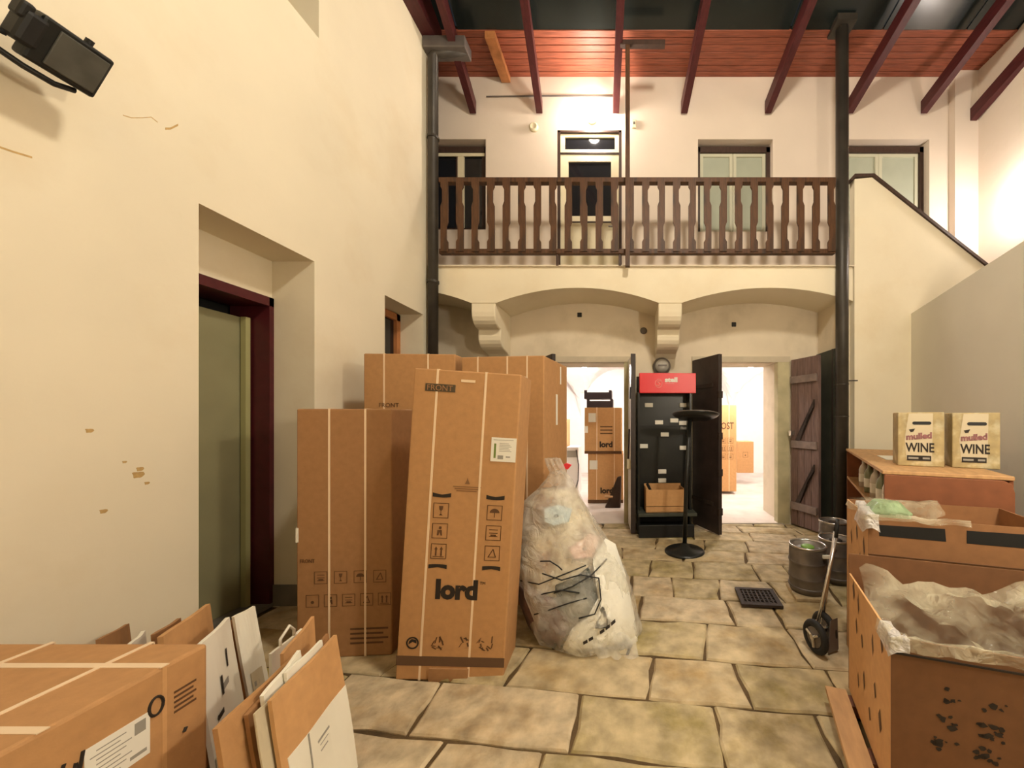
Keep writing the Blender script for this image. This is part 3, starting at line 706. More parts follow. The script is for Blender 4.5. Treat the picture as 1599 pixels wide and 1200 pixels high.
# --- foreground carton, lower left
T = thing('long_carton', (-2.30, -.05, .1215), 'long strapped carton with shipping label in the lower left corner', 'box', rot=(0,0,0))
H = .60
MB().box(0,.84,0,1.32,0,H).build('carton', 'kraft', T, bevel=.01)
for x in (.30,.645): 
    mb = MB(); mb.box(x-.007,x+.007,-.002,1.322,H-.001,H+.003); mb.box(x-.007,x+.007,1.319,1.323,0,H); mb.build('strap', 'strap', T)
MB().box(-.001,.842,1.19,1.212,H-.001,H+.002).build('strap', 'strap', T); MB().box(.838,.8405,1.195,1.207,0,H).build('strap', 'kraft_lt', T)
MB().box(-.001,.842,.95,.972,H-.001,H+.002).build('strap', 'strap', T)
MB().box(.12,.36,1.10,1.135,H,H+.0012).build('print_line', 'ink_br', T)
lb = MB().box(.839,.8415,1.03,1.165,.36,.487).build('shipping_label', 'label', T)
mb = MB()
for i in range(8): mb.box(.8415,.842,1.04+(.012 if i%3 else 0),1.10+.012*(i%3),.375+i*.013,.378+i*.013)
mb.box(.8415,.842,1.12,1.157,.375,.385); mb.box(.8415,.842,1.13,1.155,.44,.475); tag(mb.build('fine_print', 'inkgrey', lb), kind='stuff')
mb = MB()
for i in range(5): mb.box(.839,.8412,1.225,1.285-.008*(i%2),.43+i*.016,.437+i*.016)
tag(mb.build('print_block', 'ink_br', T), kind='stuff')
MB().tube([(.841,1.18+.017*math.cos(a),.49+.028*math.sin(a)) for a in [i*2*math.pi/18 for i in range(19)]], .004, 6, cap=False).build('marker_ring', 'ink', T)
MB().tube([(.841,1.005,.40),(.841,1.015,.47),(.841,1.02,.43),(.841,1.028,.49)], .004, 6).build('marker_stroke', 'ink', T)
MB().tube([(.841,.96,.42),(.841,.975,.47),(.841,.985,.45),(.841,.995,.485)], .004, 6).build('marker_stroke', 'ink', T)
MB().tube([(.841,1.25,.35),(.841,1.256,.362)], .005, 6).build('marker_stroke', 'ink', T)
pl = thing('low_pallet', (-2.28,.05,0), 'low wooden pallet under the long strapped carton', 'pallet')
for x in (0,.35,.70): MB().box(x,x+.10,0,1.2,.0,.10).build('runner', 'cabtop', pl)
for k in range(5): MB().box(0,.80,k*.27,k*.27+.12,.10,.12).build('slat', 'cabtop', pl)

# ================================================================== FLATTENED CARTONS AND PAPER BAGS
def sheet(name, far, near, th, m, label, cat, lean=.09, bend=0.0, band=None, marks=None, handle=False, zb=.01, group=None, base=0.0):
    """folded sheet standing on edge; far/near = (px,py,Y) of the top corners"""
    a = P(*far); b = P(*near)
    o = Vector(((a.x+b.x)/2+lean, (a.y+b.y)/2, 0))
    t = thing(name, o, label, cat, group)
    n = 8; mlev = 5
    A0 = Vector((a.x+lean, a.y+base, zb)); B0 = Vector((b.x+lean, b.y+base, zb))
    dirn = (b-a); side = Vector((-dirn.y, dirn.x, 0)).normalized()
    if side.x < 0: side = -side
    def pt(u, w, off):
        top = a.lerp(b, u); bot = A0.lerp(B0, u)
        p = bot.lerp(top, w)
        p = p + side*(off + bend*math.sin(math.pi*w)*(.4+.6*u) + .003*math.sin(7*u+5*w)) 
        return p - o
    def patch(u0,u1,w0,w1,o0,o1,nm,mm,par):
        V = []; Fc = []
        for s_, of in enumerate((o0,o1)):
            for j in range(mlev+1):
                for i in range(n+1): V.append(pt(u0+(u1-u0)*i/n, w0+(w1-w0)*j/mlev, of))
        k = (n+1)*(mlev+1)
        for j in range(mlev):
            for i in range(n):
                q = j*(n+1)+i; Fc += [(q,q+n+1,q+n+2,q+1),(q+k,q+k+1,q+k+n+2,q+k+n+1)]
        for i in range(n): Fc += [(i,i+1,i+1+k,i+k),(mlev*(n+1)+i,mlev*(n+1)+i+k,mlev*(n+1)+i+1+k,mlev*(n+1)+i+1)]
        for j in range(mlev): q = j*(n+1); Fc += [(q,q+k,q+n+1+k,q+n+1),(q+n,q+2*n+1,q+2*n+1+k,q+n+k)]
        return MB().add(V, Fc).build(nm, mm, par)
    patch(0,1,0,1,0,th,'sheet',m,t)
    if band:
        for (u0,u1,w0,w1,mm) in band: patch(u0,u1,w0,w1,th+.0005,th+.0025,'printed_panel',mm,t)
    if marks:
        for (u0,u1,w0,w1,mm) in marks: patch(u0,u1,w0,w1,th+.003,th+.004,'print_mark',mm,t)
    if handle:
        p0 = pt(.30,1,th/2); p1 = pt(.70,1,th/2); mid = (p0+p1)/2+Vector((.01,0,.07))
        MB().tube([p0-Vector((0,0,.03)),p0+Vector((0,0,.03)),mid,p1+Vector((0,0,.03)),p1-Vector((0,0,.03))], .006, 8).build('handle', 'paper', t, smooth=True)
    return t
G = 'folded cartons and paper bags behind the long carton'
sheet('flattened_carton', (522,992,1.56), (418,1096,1.20), .012, 'kraft_lt', 'flattened orange carton with white lower panel, rightmost of the folded stack', 'cardboard', .085,
      band=[(.0,.93,.0,.62,'paper')], marks=[(.35,.55,.49,.505,'inkgrey'),(.38,.52,.46,.465,'inkgrey'),(.40,.52,.42,.428,'inkgrey'),(.66,.68,.40,.62,'inkgrey')])
sheet('paper_bag', (500,1000,1.50), (443,1052,1.30), .010, 'paper', 'white paper bag peeking out just behind the rightmost orange carton', 'bag', .085)
sheet('flattened_carton', (510,990,1.63), (470,1030,1.45), .010, 'kraft_dk', 'brown carton corner showing just left of the rightmost orange carton', 'cardboard', .085)
sheet('paper_bag', (465,1016,1.40), (406,1088,1.22), .012, 'paper', 'white folded bag second from the rightmost orange carton', 'bag', .085)
sheet('flattened_carton', (487,963,1.72), (438,1022,1.50), .012, 'kraft_lt', 'light brown carton flap rising highest beside the lower fridge carton', 'cardboard', .03)
sheet('paper_bag', (470,982,1.80), (420,1022,1.62), .012, 'paper', 'white carrier bag with a rope handle in front of niche floor', 'bag', .02, handle=True)
sheet('flattened_carton', (459,1022,1.44), (332,1140,1.10), .014, 'kraft', 'broad brown carton sheet left of the white bags in the folded stack', 'cardboard', .083, bend=.005)
sheet('flattened_carton', (463,1030,1.42), (381,1118,1.18), .012, 'kraft_dk', 'dark brown folded sheet in the shade beside the rightmost carton', 'cardboard', .085, bend=.002)
sheet('paper_bag', (440,1074,1.285), (396,1116,1.165), .005, 'winepale', 'crumpled cream bag edge beside the white lower panel', 'bag', .085, bend=.0)
sheet('paper_bag', (395,947,1.78), (362,964,1.69), .014, 'paper', 'tall white bag with pointed top standing behind the others', 'bag', .10, marks=[(.2,.8,.30,.52,'winepale'),(.3,.7,.40,.44,'inkgrey')])
sheet('flattened_carton', (362,968,1.77), (350,975,1.69), .014, 'kraft_dk', 'narrow brown sheet squeezed between two white bags', 'cardboard', .08)
sheet('paper_bag', (353,965,1.63), (300,1015,1.36), .014, 'paper', 'white bag with black curved logo next to the long carton corner', 'bag', .09,
      marks=[(.35,.55,.62,.66,'inkgrey'),(.55,.60,.60,.72,'ink'),(.30,.34,.72,.84,'ink'),(.62,.80,.50,.53,'ink'),(.0,1,.2,.34,'winepale')])
sheet('flattened_carton', (322,944,1.72), (246,996,1.40), .016, 'kraft_lt', 'broad tan carton flap leaning above the corner of long carton', 'cardboard', .08)
sheet('paper_bag', (222,986,1.60), (196,1010,1.45), .012, 'paper', 'white paper corner showing over the back edge of long carton', 'bag', .05)
sheet('flattened_carton', (278,966,1.66), (236,992,1.50), .012, 'kraft_dk', 'thin brown flap between white paper and the tan flap', 'cardboard', .05)
sheet('flattened_carton', (197,975,1.72), (150,1000,1.50), .012, 'kraft_dk', 'small dark brown flap furthest left against the cream wall', 'cardboard', .06)

# ================================================================== BULGING BAG
YG = 2.67
bg = thing('rubbish_bag', (XP(905,YG), YG, 0), 'bulging milky plastic bag full of packaging beside the tall cartons', 'bag')
def bagmesh(prof, amp, seed, nseg=56, squash=.8, ripple=.0):
    V = []; Fc = []; n = nseg
    pr = []
    for i in range(len(prof)-1):
        for t in (0,.25,.5,.75):
            a, b = prof[i], prof[i+1]; pr.append(tuple(a[k]+(b[k]-a[k])*(t*t*(3-2*t)) for k in range(4)))
    pr.append(prof[-1])
    for r, z, cx, cy in pr:
        for k in range(n):
            a = 2*math.pi*k/n
            v = Vector((math.cos(a), math.sin(a), z*2.0+seed))
            d = noise.noise(v*1.7)*amp + noise.noise(v*4.5)*amp*.5 + abs(noise.noise(v*9.0))*amp*.35
            rr = r*(1+d) + ripple*math.sin(9*a+z*20)*(.3 if r>.1 else 1)
            V.append((cx+rr*math.cos(a), cy+rr*math.sin(a)*squash, max(.004, z+.02*noise.noise(v*3)*min(1,r*5))))
    for i in range(len(pr)-1):
        for k in range(n): Fc.append((i*n+k, i*n+(k+1)%n, (i+1)*n+(k+1)%n, (i+1)*n+k))
    Fc += [tuple(range(n-1,-1,-1)), tuple(range((len(pr)-1)*n, len(pr)*n))]
    return MB().add(V, Fc)
def bs(y, x0, x1, cy): s_ = F/(YG+cy); return ((x1-x0)/2/s_, max(.006, CH-(y-VY)/s_), ((x0+x1)/2-905)/s_, cy)
bp_ = [(.16,.006,.17,-.14),bs(1012,860,1002,-.13),bs(980,838,1003,-.11),bs(945,820,997,-.09),bs(905,810,983,-.06),bs(860,806,958,-.03),bs(815,807,930,.0),bs(785,814,912,.02),bs(765,836,900,.03),bs(748,852,890,.04),bs(738,858,882,.045),bs(728,853,878,.05),bs(716,850,872,.05)]
SQ = .74
def surf(x, z, f=.97):
    for i in range(len(bp_)-1):
        a, b = bp_[i], bp_[i+1]
        if a[1] <= z <= b[1]:
            t = (z-a[1])/(b[1]-a[1]); r, _, cx, cy = [a[k]+(b[k]-a[k])*t for k in range(4)]
            d = max(.02, 1-((x-cx)/r)**2); return cy-math.sqrt(d)*r*SQ*f
    return -.2
film = bagmesh(bp_, .13, 3.0, 72, SQ, ripple=.006).build('film', 'film', bg, smooth=True)
def cover(xs0, zs0, pts, nm, mm, f):
    """patch of packaging pressed against the inside of the film; pts = polygon in (x,z)"""
    cx = sum(p[0] for p in pts)/len(pts); cz = sum(p[1] for p in pts)/len(pts); V = []; Fc = []; n = len(pts); R = 6
    for dep in (0,.03):
        for r in range(1,R+1):
            for p in pts:
                x = cx+(p[0]-cx)*r/R; z = cz+(p[1]-cz)*r/R
                V.append((x, surf(x,z,f)+dep+.012*noise.noise(Vector((x*18,z*18,dep))), z))
        V.append((cx, surf(cx,cz,f)+dep, cz))
    k = R*n+1
    for s_ in (0,k):
        for r in range(R-1):
            for i in range(n): Fc.append((s_+r*n+i, s_+r*n+(i+1)%n, s_+(r+1)*n+(i+1)%n, s_+(r+1)*n+i))
        for i in range(n): Fc.append((s_+k-1, s_+i, s_+(i+1)%n))
    for i in range(n): Fc.append(((R-1)*n+i, (R-1)*n+(i+1)%n, k+(R-1)*n+(i+1)%n, k+(R-1)*n+i))
    return MB().add(V, Fc).build(nm, mm, bg, smooth=True)
def lump(px, sc=0): return [((x-905)/216.0, CH-(y-VY)/(216.0+max(0,(y-900)*.06))) for x,y in px]
m = mat('mixed packaging waste', (.66,.58,.42), .7, var=.35, vscale=6, bump=.9, bscale=8, col2=(.36,.25,.17), c2scale=3.5, c2lo=.48, c2hi=.60)
bagmesh([(r*.86, z if i else .02, cx, cy+.03) for i,(r,z,cx,cy) in enumerate(bp_[:9])], .08, 5.0, 56, SQ).build('stuffing', m, bg, smooth=True)
cover(0,0,lump([(815,900),(838,898),(870,905),(905,915),(900,945),(888,975),(880,1002),(858,1000),(832,970),(818,935)]), 'brown_wrap', mat('brown purple film', (.16,.095,.085), .5, var=.3, vscale=20), .93)
cover(0,0,lump([(880,888),(905,880),(925,868),(935,895),(940,915),(925,930),(905,930),(885,918)]), 'dark_wrap', mat('black green film', (.025,.032,.022), .4, bump=.6, bscale=20), .96)
cover(0,0,lump([(930,858),(946,842),(962,850),(978,895),(990,945),(996,990),(990,1012),(940,1012),(895,995),(892,975),(905,945),(925,930),(940,905)]), 'white_wrap', mat('white foam wrap', (.82,.80,.70), .35, bump=.9, bscale=10, var=.06), .985)
cover(0,0,lump([(856,790),(875,785),(896,792),(893,808),(872,812),(858,806)]), 'blue_wrap', mat('pale blue film', (.50,.62,.66), .4), .95)
cover(0,0,lump([(895,842),(925,828),(938,838),(930,856),(905,856)]), 'pink_wrap', mat('pale pink card', (.66,.42,.34), .5), .95)
for k, q_ in enumerate([[(827,887),(858,884),(893,870),(922,862)],[(842,909),(865,895),(890,889),(915,893)],[(852,927),(875,915),(900,905),(925,900)],[(858,855),(872,854),(884,860),(890,865)],[(880,893),(905,885),(930,875),(950,862)],[(862,870),(890,877),(915,872),(940,880)],[(940,880),(944,905),(936,922),(915,925)]]):
    ps = []
    for x, z in lump(q_): ps.append((x, surf(x,z,1.07)-.006, z))
    q2 = []
    for i in range(len(ps)-1):
        for t in (0,.33,.66): q2.append(Vector(ps[i]).lerp(Vector(ps[i+1]), t))
    MB().tube(q2+[ps[-1]], .0045, 6).build('black_strap', 'black', bg, smooth=True)
cover(0,0,lump([(874,997),(903,1008),(903,1024),(876,1010)]), 'grey_card', mat('grey card', (.50,.45,.38), .6), .99)
cover(0,0,lump([(905,1009),(948,1006),(950,1022),(906,1025)]), 'green_card', mat('dark green card', (.05,.06,.035), .6), .99)
x, z = lump([(922,962)])[0]
for k in range(6):
    if k == 2: continue
    u = x+k*.034; w_ = z+k*.017; q_ = [(u,w_),(u+.026,w_+.012),(u+.022,w_+.030),(u-.004,w_+.018)]
    MB().prism([(p, surf(p, q, 1.06)-.010, q) for p, q in q_], (0,0,0), (0,.002,0)).build('print_mark', 'ink', bg)
# flared film skirt at the foot
V = []; Fc = []
for i in range(13):
    u = i/12; x, z = .10+.30*u, .07
    V += [(x, surf(min(x,.34), .10, 1.0)+.01*math.sin(i*2.1), .10+.03*math.sin(i)), (x+.02, -.40+.02*math.sin(i*1.7), .012+.006*math.sin(i*2.6)+.05*(u<.3)*(.3-u))]
for i in range(12): a = 2*i; Fc.append((a,a+1,a+3,a+2))
MB().add(V,Fc).build('film_corner', 'film', bg, smooth=True)
MB().xz([(-.165,1.14),(-.11,1.17),(-.07,1.155),(-.10,1.12)], .08, .10).build('red_tag', 'red', bg)
MB().lathe([(.045,0),(.058,.012),(.045,.024)], 16, (bp_[10][2],bp_[10][3],bp_[10][1]-.012)).build('neck_tie', 'film', bg, smooth=True)

# ================================================================== BLACK DISPLAY RACK
rk = thing('display_rack', (.135, 4.70, 0), 'black shop display rack with a red header sign', 'display rack', None, math.radians(3))
Wd = .71
MB().box(0,Wd,.26,.30,.10,2.08).build('back_panel', 'blackgloss', rk)
for x in (0,Wd-.03): MB().box(x,x+.03,.05,.30,.05,1.85).build('side_panel', 'blackgloss', rk, bevel=.004)
MB().box(0,Wd,.05,.30,.0,.10).build('base', 'black', rk)
MB().box(-.004,Wd+.03,-.12,.28,.27,.31).build('shelf', 'greenpaint', rk, bevel=.006)
MB().box(.0,Wd,-.10,-.06,.0,.16).build('plinth', 'black', rk, bevel=.006)
MB().box(.03,Wd-.03,.245,.262,1.40,1.42).build('cross_rail', 'black', rk)
hd = MB().box(.02,.76,.02,.10,1.84,2.10).build('header_sign', 'red', rk, bevel=.006)
text(hd, 'stell', .082, 'label', (.35,.0185,1.985), (1,0,0), (0,0,1), bold=.004, sx=1.25)
ring = MB().tube([(.27+.045*math.cos(a),.019,1.965+.055*math.sin(a)) for a in [i*2*math.pi/20 for i in range(21)]], .0045, 6, cap=False)
ring.tube([(.295,.018,1.995),(.265,.018,1.995),(.252,.018,1.98),(.285,.018,1.955),(.272,.018,1.935),(.240,.018,1.94)], .008, 6); ring.build('round_logo', 'redlight', hd)
MB().box(.35,.47,.0175,.019,1.960,1.964).build('thin_line', 'redlight', hd)
s_ = F/4.95
for px, py in ((1017,633),(1072,633),(1033,660),(1042,679),(1057,657),(1071,661),(1009,697),(1072,700),(1038,737),(1038,751)):
    x = (px-VX)/s_-.135-.02; z = CH-(py-VY)/s_
    MB().box(x-.055,x+.055,.235,.259,z-.028,z+.028).build('price_tag', 'label', rk, bevel=.004)
for x, z, w in ((.665,1.395,.10),(.765,1.395,.04)):
    pass
MB().box(.60,.69,.25,.259,1.36,1.46).build('sticker', mat('grey sticker', (.22,.22,.20), .4, var=.5, vscale=40), rk)
cb = thing('small_carton', (.235, 4.63, .3115), 'small open cardboard tray on the shelf of the black rack', 'box', None, math.radians(3))
mb = MB(); mb.box(0,.49,0,.012,0,.29); mb.box(0,.49,.25,.262,0,.33); mb.box(0,.012,.012,.25,0,.30); mb.box(.478,.49,.012,.25,0,.30); mb.box(0,.49,0,.25,0,.012)
mb.build('tray', 'kraft_lt', cb); MB().box(-.001,.491,-.003,.0,.075,.082).build('fold_line', 'ink_br', cb); MB().box(.02,.47,.02,.24,.02,.22).build('contents', 'black', cb)
MB().tube([(.10,.1,.20),(.02,.06,.36)], .018, 8).build('dark_bar', 'black', cb)

# bar table
tb = thing('bar_table', (XP(1069,4.13), 4.13, 0), 'black pedestal stand with round base and tilted round top before the rack', 'table')
MB().lathe([(.225,0),(.225,.012),(.20,.03),(.06,.055),(.03,.10),(.0,.10)], 32).build('base', 'blackgloss', tb, smooth=True)
MB().tube([(0,0,.05),(.02,0,.8),(.06,0,1.50)], .024, 14).build('column', 'blackgloss', tb, smooth=True)
mt = Matrix.Translation((.125,.0,1.535)) @ Matrix.Rotation(math.radians(-9),4,'X') @ Matrix.Rotation(math.radians(2),4,'Y')
MB().lathe([(.0,-.03),(.16,-.028),(.19,-.03),(.24,-.005),(.258,.012),(.25,.022),(.0,.022)], 36).build('top', 'blackgloss', tb, smooth=True, mtx=mt)
mt2 = mt @ Matrix.Translation((0,0,.013))
MB().lathe([(.252,0),(.262,.003),(.262,.010),(.252,.013)], 36).build('rim', 'gutter', tb, smooth=True, mtx=mt2)

# bulkhead lamp behind header
x, z = XP(1033,YW), ZP(573,YW)
bl = thing('bulkhead_lamp', (x, YW, z), 'unlit round grey wall lamp above the red header sign', 'lamp')
MB().lathe([(.0,0),(.125,0),(.125,.05),(.105,.075)], 28).build('housing', 'gutter', bl, smooth=True, mtx=Matrix.Rotation(math.pi/2,4,'X'))
MB().lathe([(.105,.06),(.09,.11),(.05,.14),(.0,.145)], 28).build('dome', mat('frosted grey glass', (.40,.38,.34), .2, spec=.7), bl, smooth=True, mtx=Matrix.Rotation(math.pi/2,4,'X'))
MB().box(-.06,.06,-.152,-.13,-.012,.012).build('guard_bar', 'gutter', bl, bevel=.004)

# ================================================================== KEGS, GRATE, TROLLEY
def keg(loc, label, lid, top=True):
    t = thing('beer_keg', loc, label, 'keg', 'steel kegs by the right wall')
    R, h = .148, .39
    p = [(.0,.01),(R*.8,.01),(R*.93,.0),(R*.98,.03),(R,.06)]
    for z in (.125,.255): p += [(R,z-.015),(R+.006,z),(R,z+.015)]
    p += [(R,h-.07),(R*.98,h-.03),(R*.97,h-.01)]
    p += [(R*.90,h-.012),(R*.89,h-.045),(R*.5,h-.03),(.0,h-.028)]
    MB().lathe(p, 32).build('body', 'steel', t, smooth=True)
    mb = MB(); n = 32
    mb.tube([(R*.955*math.cos(a),R*.955*math.sin(a),h-.006) for a in [i*2*math.pi/n for i in range(n+1)]], .010, 8, cap=False); mb.build('rim', 'chrome', t, smooth=True)
    for z in (.045,.125,.255): MB().lathe([(R-.004,z-.012),(R+.005,z-.006),(R+.005,z+.006),(R-.004,z+.012)], 32).build('hoop', 'gutter', t)
    mb = MB().lathe([(.05,0),(.055,.012),(.04,.022),(.0,.022)], 20, (0,0,h-.032)); mb.build('cap', lid, t, smooth=True)
    return t
k1 = keg((XP(1261,3.14), 3.14, .0365), 'front beer keg with a green cap beside the drain grate', 'green')
MB().box(.055,.125,-.150,-.128,.315,.345).build('sticker', 'label', k1, bevel=.006)
keg((XP(1305,3.42), 3.42, 0), 'second beer keg behind the front one with a dark cap', 'iron')
keg((XP(1302,4.0), 4.0, 0), 'furthest beer keg, almost hidden behind the second', 'iron')
o = MB().xy([(1.38,2.99),(1.63,2.97),(1.70,3.16),(1.62,3.30),(1.42,3.28)], .0, .035).build('stone_slab', STONE[2], None, bevel=.008); tag(o, 'flat pale stone under the front beer keg', 'stone')
gr = thing('drain_grate', (XP(1184,3.02), 3.03, .012), 'rusty iron drain grate set in the paving', 'grate', None, math.radians(-6))
mb = MB(); mb.box(-.16,.16,-.15,-.115,0,.02); mb.box(-.16,.16,.115,.15,0,.02); mb.box(-.16,-.125,-.115,.115,0,.02); mb.box(.125,.16,-.115,.115,0,.02); mb.build('frame', 'iron', gr)
for k in range(7): MB().box(-.125+.018+k*.034,-.125+.030+k*.034,-.115,.115,.002,.016).build('bar', 'iron', gr)
for k in range(5): MB().box(-.125,.125,-.10+k*.046,-.088+k*.046,.003,.013).build('cross_bar', 'iron', gr)
MB().box(-.125,.125,-.115,.115,-.002,.001).build('sump', 'black', gr)
ht = thing('hand_truck', (1.235, 2.34, 0), 'folded steel hand truck with dark wheels leaning by the cartons', 'hand truck')
for dx, r in ((0,.0),(.11,.10)):
    mb = MB(); n = 24
    c = Vector((dx-.03, r, .105)); ax = Vector((1,.25,0)).normalized(); e1 = Vector((-.25,1,0)).normalized(); e2 = Vector((0,0,1))
    mb.tube([c+(e1*math.cos(a)+e2*math.sin(a))*.082 for a in [i*2*math.pi/n for i in range(n+1)]], .022, 10, cap=False)
    wh = mb.build('wheel', 'rubber', ht, smooth=True)
    mb = MB().tube([c-ax*.014, c+ax*.014], .062, 20); mb.build('hub', 'gutter', wh)
    mb = MB()
    for k in range(3):
        a = k*2*math.pi/3+.4; mb.tube([c-ax*.02, c-ax*.02+(e1*math.cos(a)+e2*math.sin(a))*.06], .010, 6)
    mb.tube([c-ax*.03, c+ax*.02], .018, 10); mb.build('spokes', 'chrome', wh)
MB().tube([(-.04,0,.105),(.14,.12,.105)], .010, 8).build('axle', 'gutter', ht)
for a, b in (((-.02,.02,.11),(.17,.12,.70)),((.06,.10,.11),(.21,.20,.72))): MB().tube([a,b], .011, 10).build('tube', 'chrome', ht, smooth=True)
MB().tube([(.13,.10,.58),(.19,.17,.60)], .012, 8).build('cross_piece', 'gutter', ht)
MB().tube([(.17,.12,.70),(.19,.14,.78),(.22,.19,.80),(.21,.20,.72)], .012, 8).build('grip', 'rubber', ht, smooth=True)
MB().hexa([(.03,-.03,.012),(.11,.0,.012),(.12,.0,.026),(.04,-.03,.026),(.06,.0,.20),(.12,.03,.20),(.13,.03,.212),(.07,.0,.212)]).build('toe_plate', 'gutter', ht, bevel=.003)

# ================================================================== RIGHT HAND CARTONS
RA = math.atan(TR)                                    # yaw of the right hand row (clockwise)
def open_carton(name, corner, dims, zb, label, th=.008, m='kraft_dk', yaw=RA, backflap=0.0, leftflap=0.0):
    w, d, h = dims
    t = thing(name, (corner[0], corner[1], zb), label, 'box', None, -yaw)
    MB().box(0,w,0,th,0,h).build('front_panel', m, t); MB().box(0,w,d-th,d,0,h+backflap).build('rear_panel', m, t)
    MB().box(0,th,th,d-th,0,h).build('side_panel', 'kraft_lt', t); MB().box(w-th,w,th,d-th,0,h).build('side_panel', m, t)  # left side lighter than the other panels: light from that side painted in
    MB().box(th,w-th,th,d-th,0,.01).build('bottom_panel', 'kraft_in', t)
    return t
n1 = (.965,1.335)
T = open_carton('open_carton', n1, (.86,.60,.60), .10, 'nearest open carton with clear liner at the lower right', m='kraft_shade', backflap=.10)
mb = MB(); rr = random.Random(11)
fxs = lambda u, w: (-.0012, u, w)
def diamond(mb, u, w, a, b, sk, fx): mb.add([fx(u,w-b),fx(u+a,w+sk),fx(u,w+b),fx(u-a,w-sk)], [(0,1,2,3)])
for u, w, a, b in ((.10,.52,.016,.04),(.21,.45,.012,.05),(.36,.38,.016,.035),(.45,.40,.014,.04),(.18,.28,.015,.035),(.12,.20,.02,.05),(.33,.22,.014,.045),(.25,.13,.015,.03),(.42,.16,.012,.04),(.50,.55,.02,.05),(.42,.52,.014,.05)):
    diamond(mb, u, w, a, b, .015, fxs)
tag(mb.build('side_print', 'ink_br', T), kind='stuff')
fx = onfront(-.0015); mb = MB()
for i in range(46):
    cxy = rr.choice(((.17,.43),(.30,.42),(.16,.34),(.29,.33),(.16,.25),(.28,.25)))
    u = cxy[0]+rr.uniform(-.035,.035); w = cxy[1]+rr.uniform(-.025,.025); r0 = rr.uniform(.004,.014)
    mb.add([fx(u+r0*rr.uniform(.5,1.4)*math.cos(k), w+r0*rr.uniform(.4,1.1)*math.sin(k)) for k in (0,.9,1.8,2.7,3.6,4.5,5.4)], [tuple(range(7))])
tag(mb.build('worn_pictograms', 'ink', T), kind='stuff')
for q_ in (((.40,.36),(.80,.36),(.80,.43),(.40,.43)),((.41,.27),(.80,.28),(.80,.30),(.41,.30))): MB().add([fx(*p) for p in q_], [(0,1,2,3)]).build('black_bar', 'black', T)
MB().box(-.002,.862,-.004,-.001,.545,.552).build('fold_line', 'ink', T)
def liner(parent, path, drop_in, drop_out, seed, m='liner', name='plastic_liner', nw=10, amp=.03):
    """film draped over a rim: path = rim points with outward normals"""
    V = []; Fc = []; pts = []
    for i in range(len(path)-1):
        (p,n_), (q,k_) = path[i], path[i+1]
        L = (Vector(q)-Vector(p)).length; ns = max(4, int(L/.03))
        for s in range(ns): t = s/ns; pts.append((Vector(p).lerp(Vector(q),t), Vector(n_).lerp(Vector(k_),t)))
    pts.append((Vector(path[-1][0]), Vector(path[-1][1])))
    for i,(p,nn) in enumerate(pts):
        di = drop_in*(1+.4*noise.noise(Vector((i*.15,seed,0)))); do = drop_out*(1+.5*noise.noise(Vector((i*.2,seed+5,0))))
        for j in range(nw+1):
            t = j/nw*2-1
            if t < 0: q = p - nn*(.02+.05*-t) + Vector((0,0,.018-di*(-t)**1.3))
            else: q = p + nn*(.014+.012*t) + Vector((0,0,.018-do*t**1.2))
            v = Vector((q.x*14, q.y*14, q.z*14+seed))
            q = q + Vector((noise.noise(v), noise.noise(v+Vector((9,1,3))), noise.noise(v+Vector((3,7,1)))))*amp*(.5 if t>=0 else 1)
            if t >= 0:
                dd = (q-p).dot(nn)
                if dd < .012: q = q+nn*(.012-dd)
            V.append(q)
    for i in range(len(pts)-1):
        for j in range(nw): a = i*(nw+1)+j; Fc.append((a,a+1,a+nw+2,a+nw+1))
    return MB().add(V, Fc).build(name, m, parent, smooth=True)
h = .60
liner(T, [((.0,.10,h),(-1,0,0)),((0,0,h),(-.7,-.7,0)),((.2,0,h),(0,-1,0)),((.5,0,h),(0,-1,0)),((.86,0,h),(0,-1,0))], .20, .045, 2)
liner(T, [((.02,.12,h-.01),(-1,0,0)),((0,0,h),(-.7,-.7,0)),((.05,0,h),(0,-1,0))], .06, .06, 8, 'bubble', 'film_bunch')
# liner bulging inside
V = []; Fc = []; nx, ny = 26, 14
for j in range(ny+1):
    for i in range(nx+1):
        x = .03+.80*i/nx; y = .03+.50*j/ny; v = Vector((x*6,y*7,4))
        z = .44+.16*(j/ny)+.10*noise.noise(v)+.05*noise.noise(v*2.3)+.10*(i/nx)*(j/ny)-.14*math.exp(-((x-.55)**2+(y-.15)**2)/.03)
        V.append((x,y,z))
for j in range(ny):
    for i in range(nx): a = j*(nx+1)+i; Fc.append((a,a+1,a+nx+2,a+nx+1))
MB().add(V,Fc).build('plastic_liner', 'liner', T, smooth=True)
MB().box(.10,.75,.10,.50,.02,.34).build('contents', 'kraft_shade', T, bevel=.02)
# pallet plank beneath
p_ = thing('wooden_pallet', (.84,1.25,0), 'wooden pallet under the nearest open carton', 'pallet', None, -RA)
MB().box(-.02,.075,-.1,.70,.075,.098).build('plank', 'cabtop', p_); 
for y in (-.05,.3,.62): MB().box(.0,.95,y,y+.08,.02,.074).build('runner', 'cabinet', p_)
for x in (.18,.36,.54,.72,.90): MB().box(x,x+.1,-.1,.70,.075,.098).build('plank', 'cabtop', p_)
for x in (.0,.45,.87): MB().box(x,x+.08,-.1,.70,.0,.02).build('skid', 'cabinet', p_)
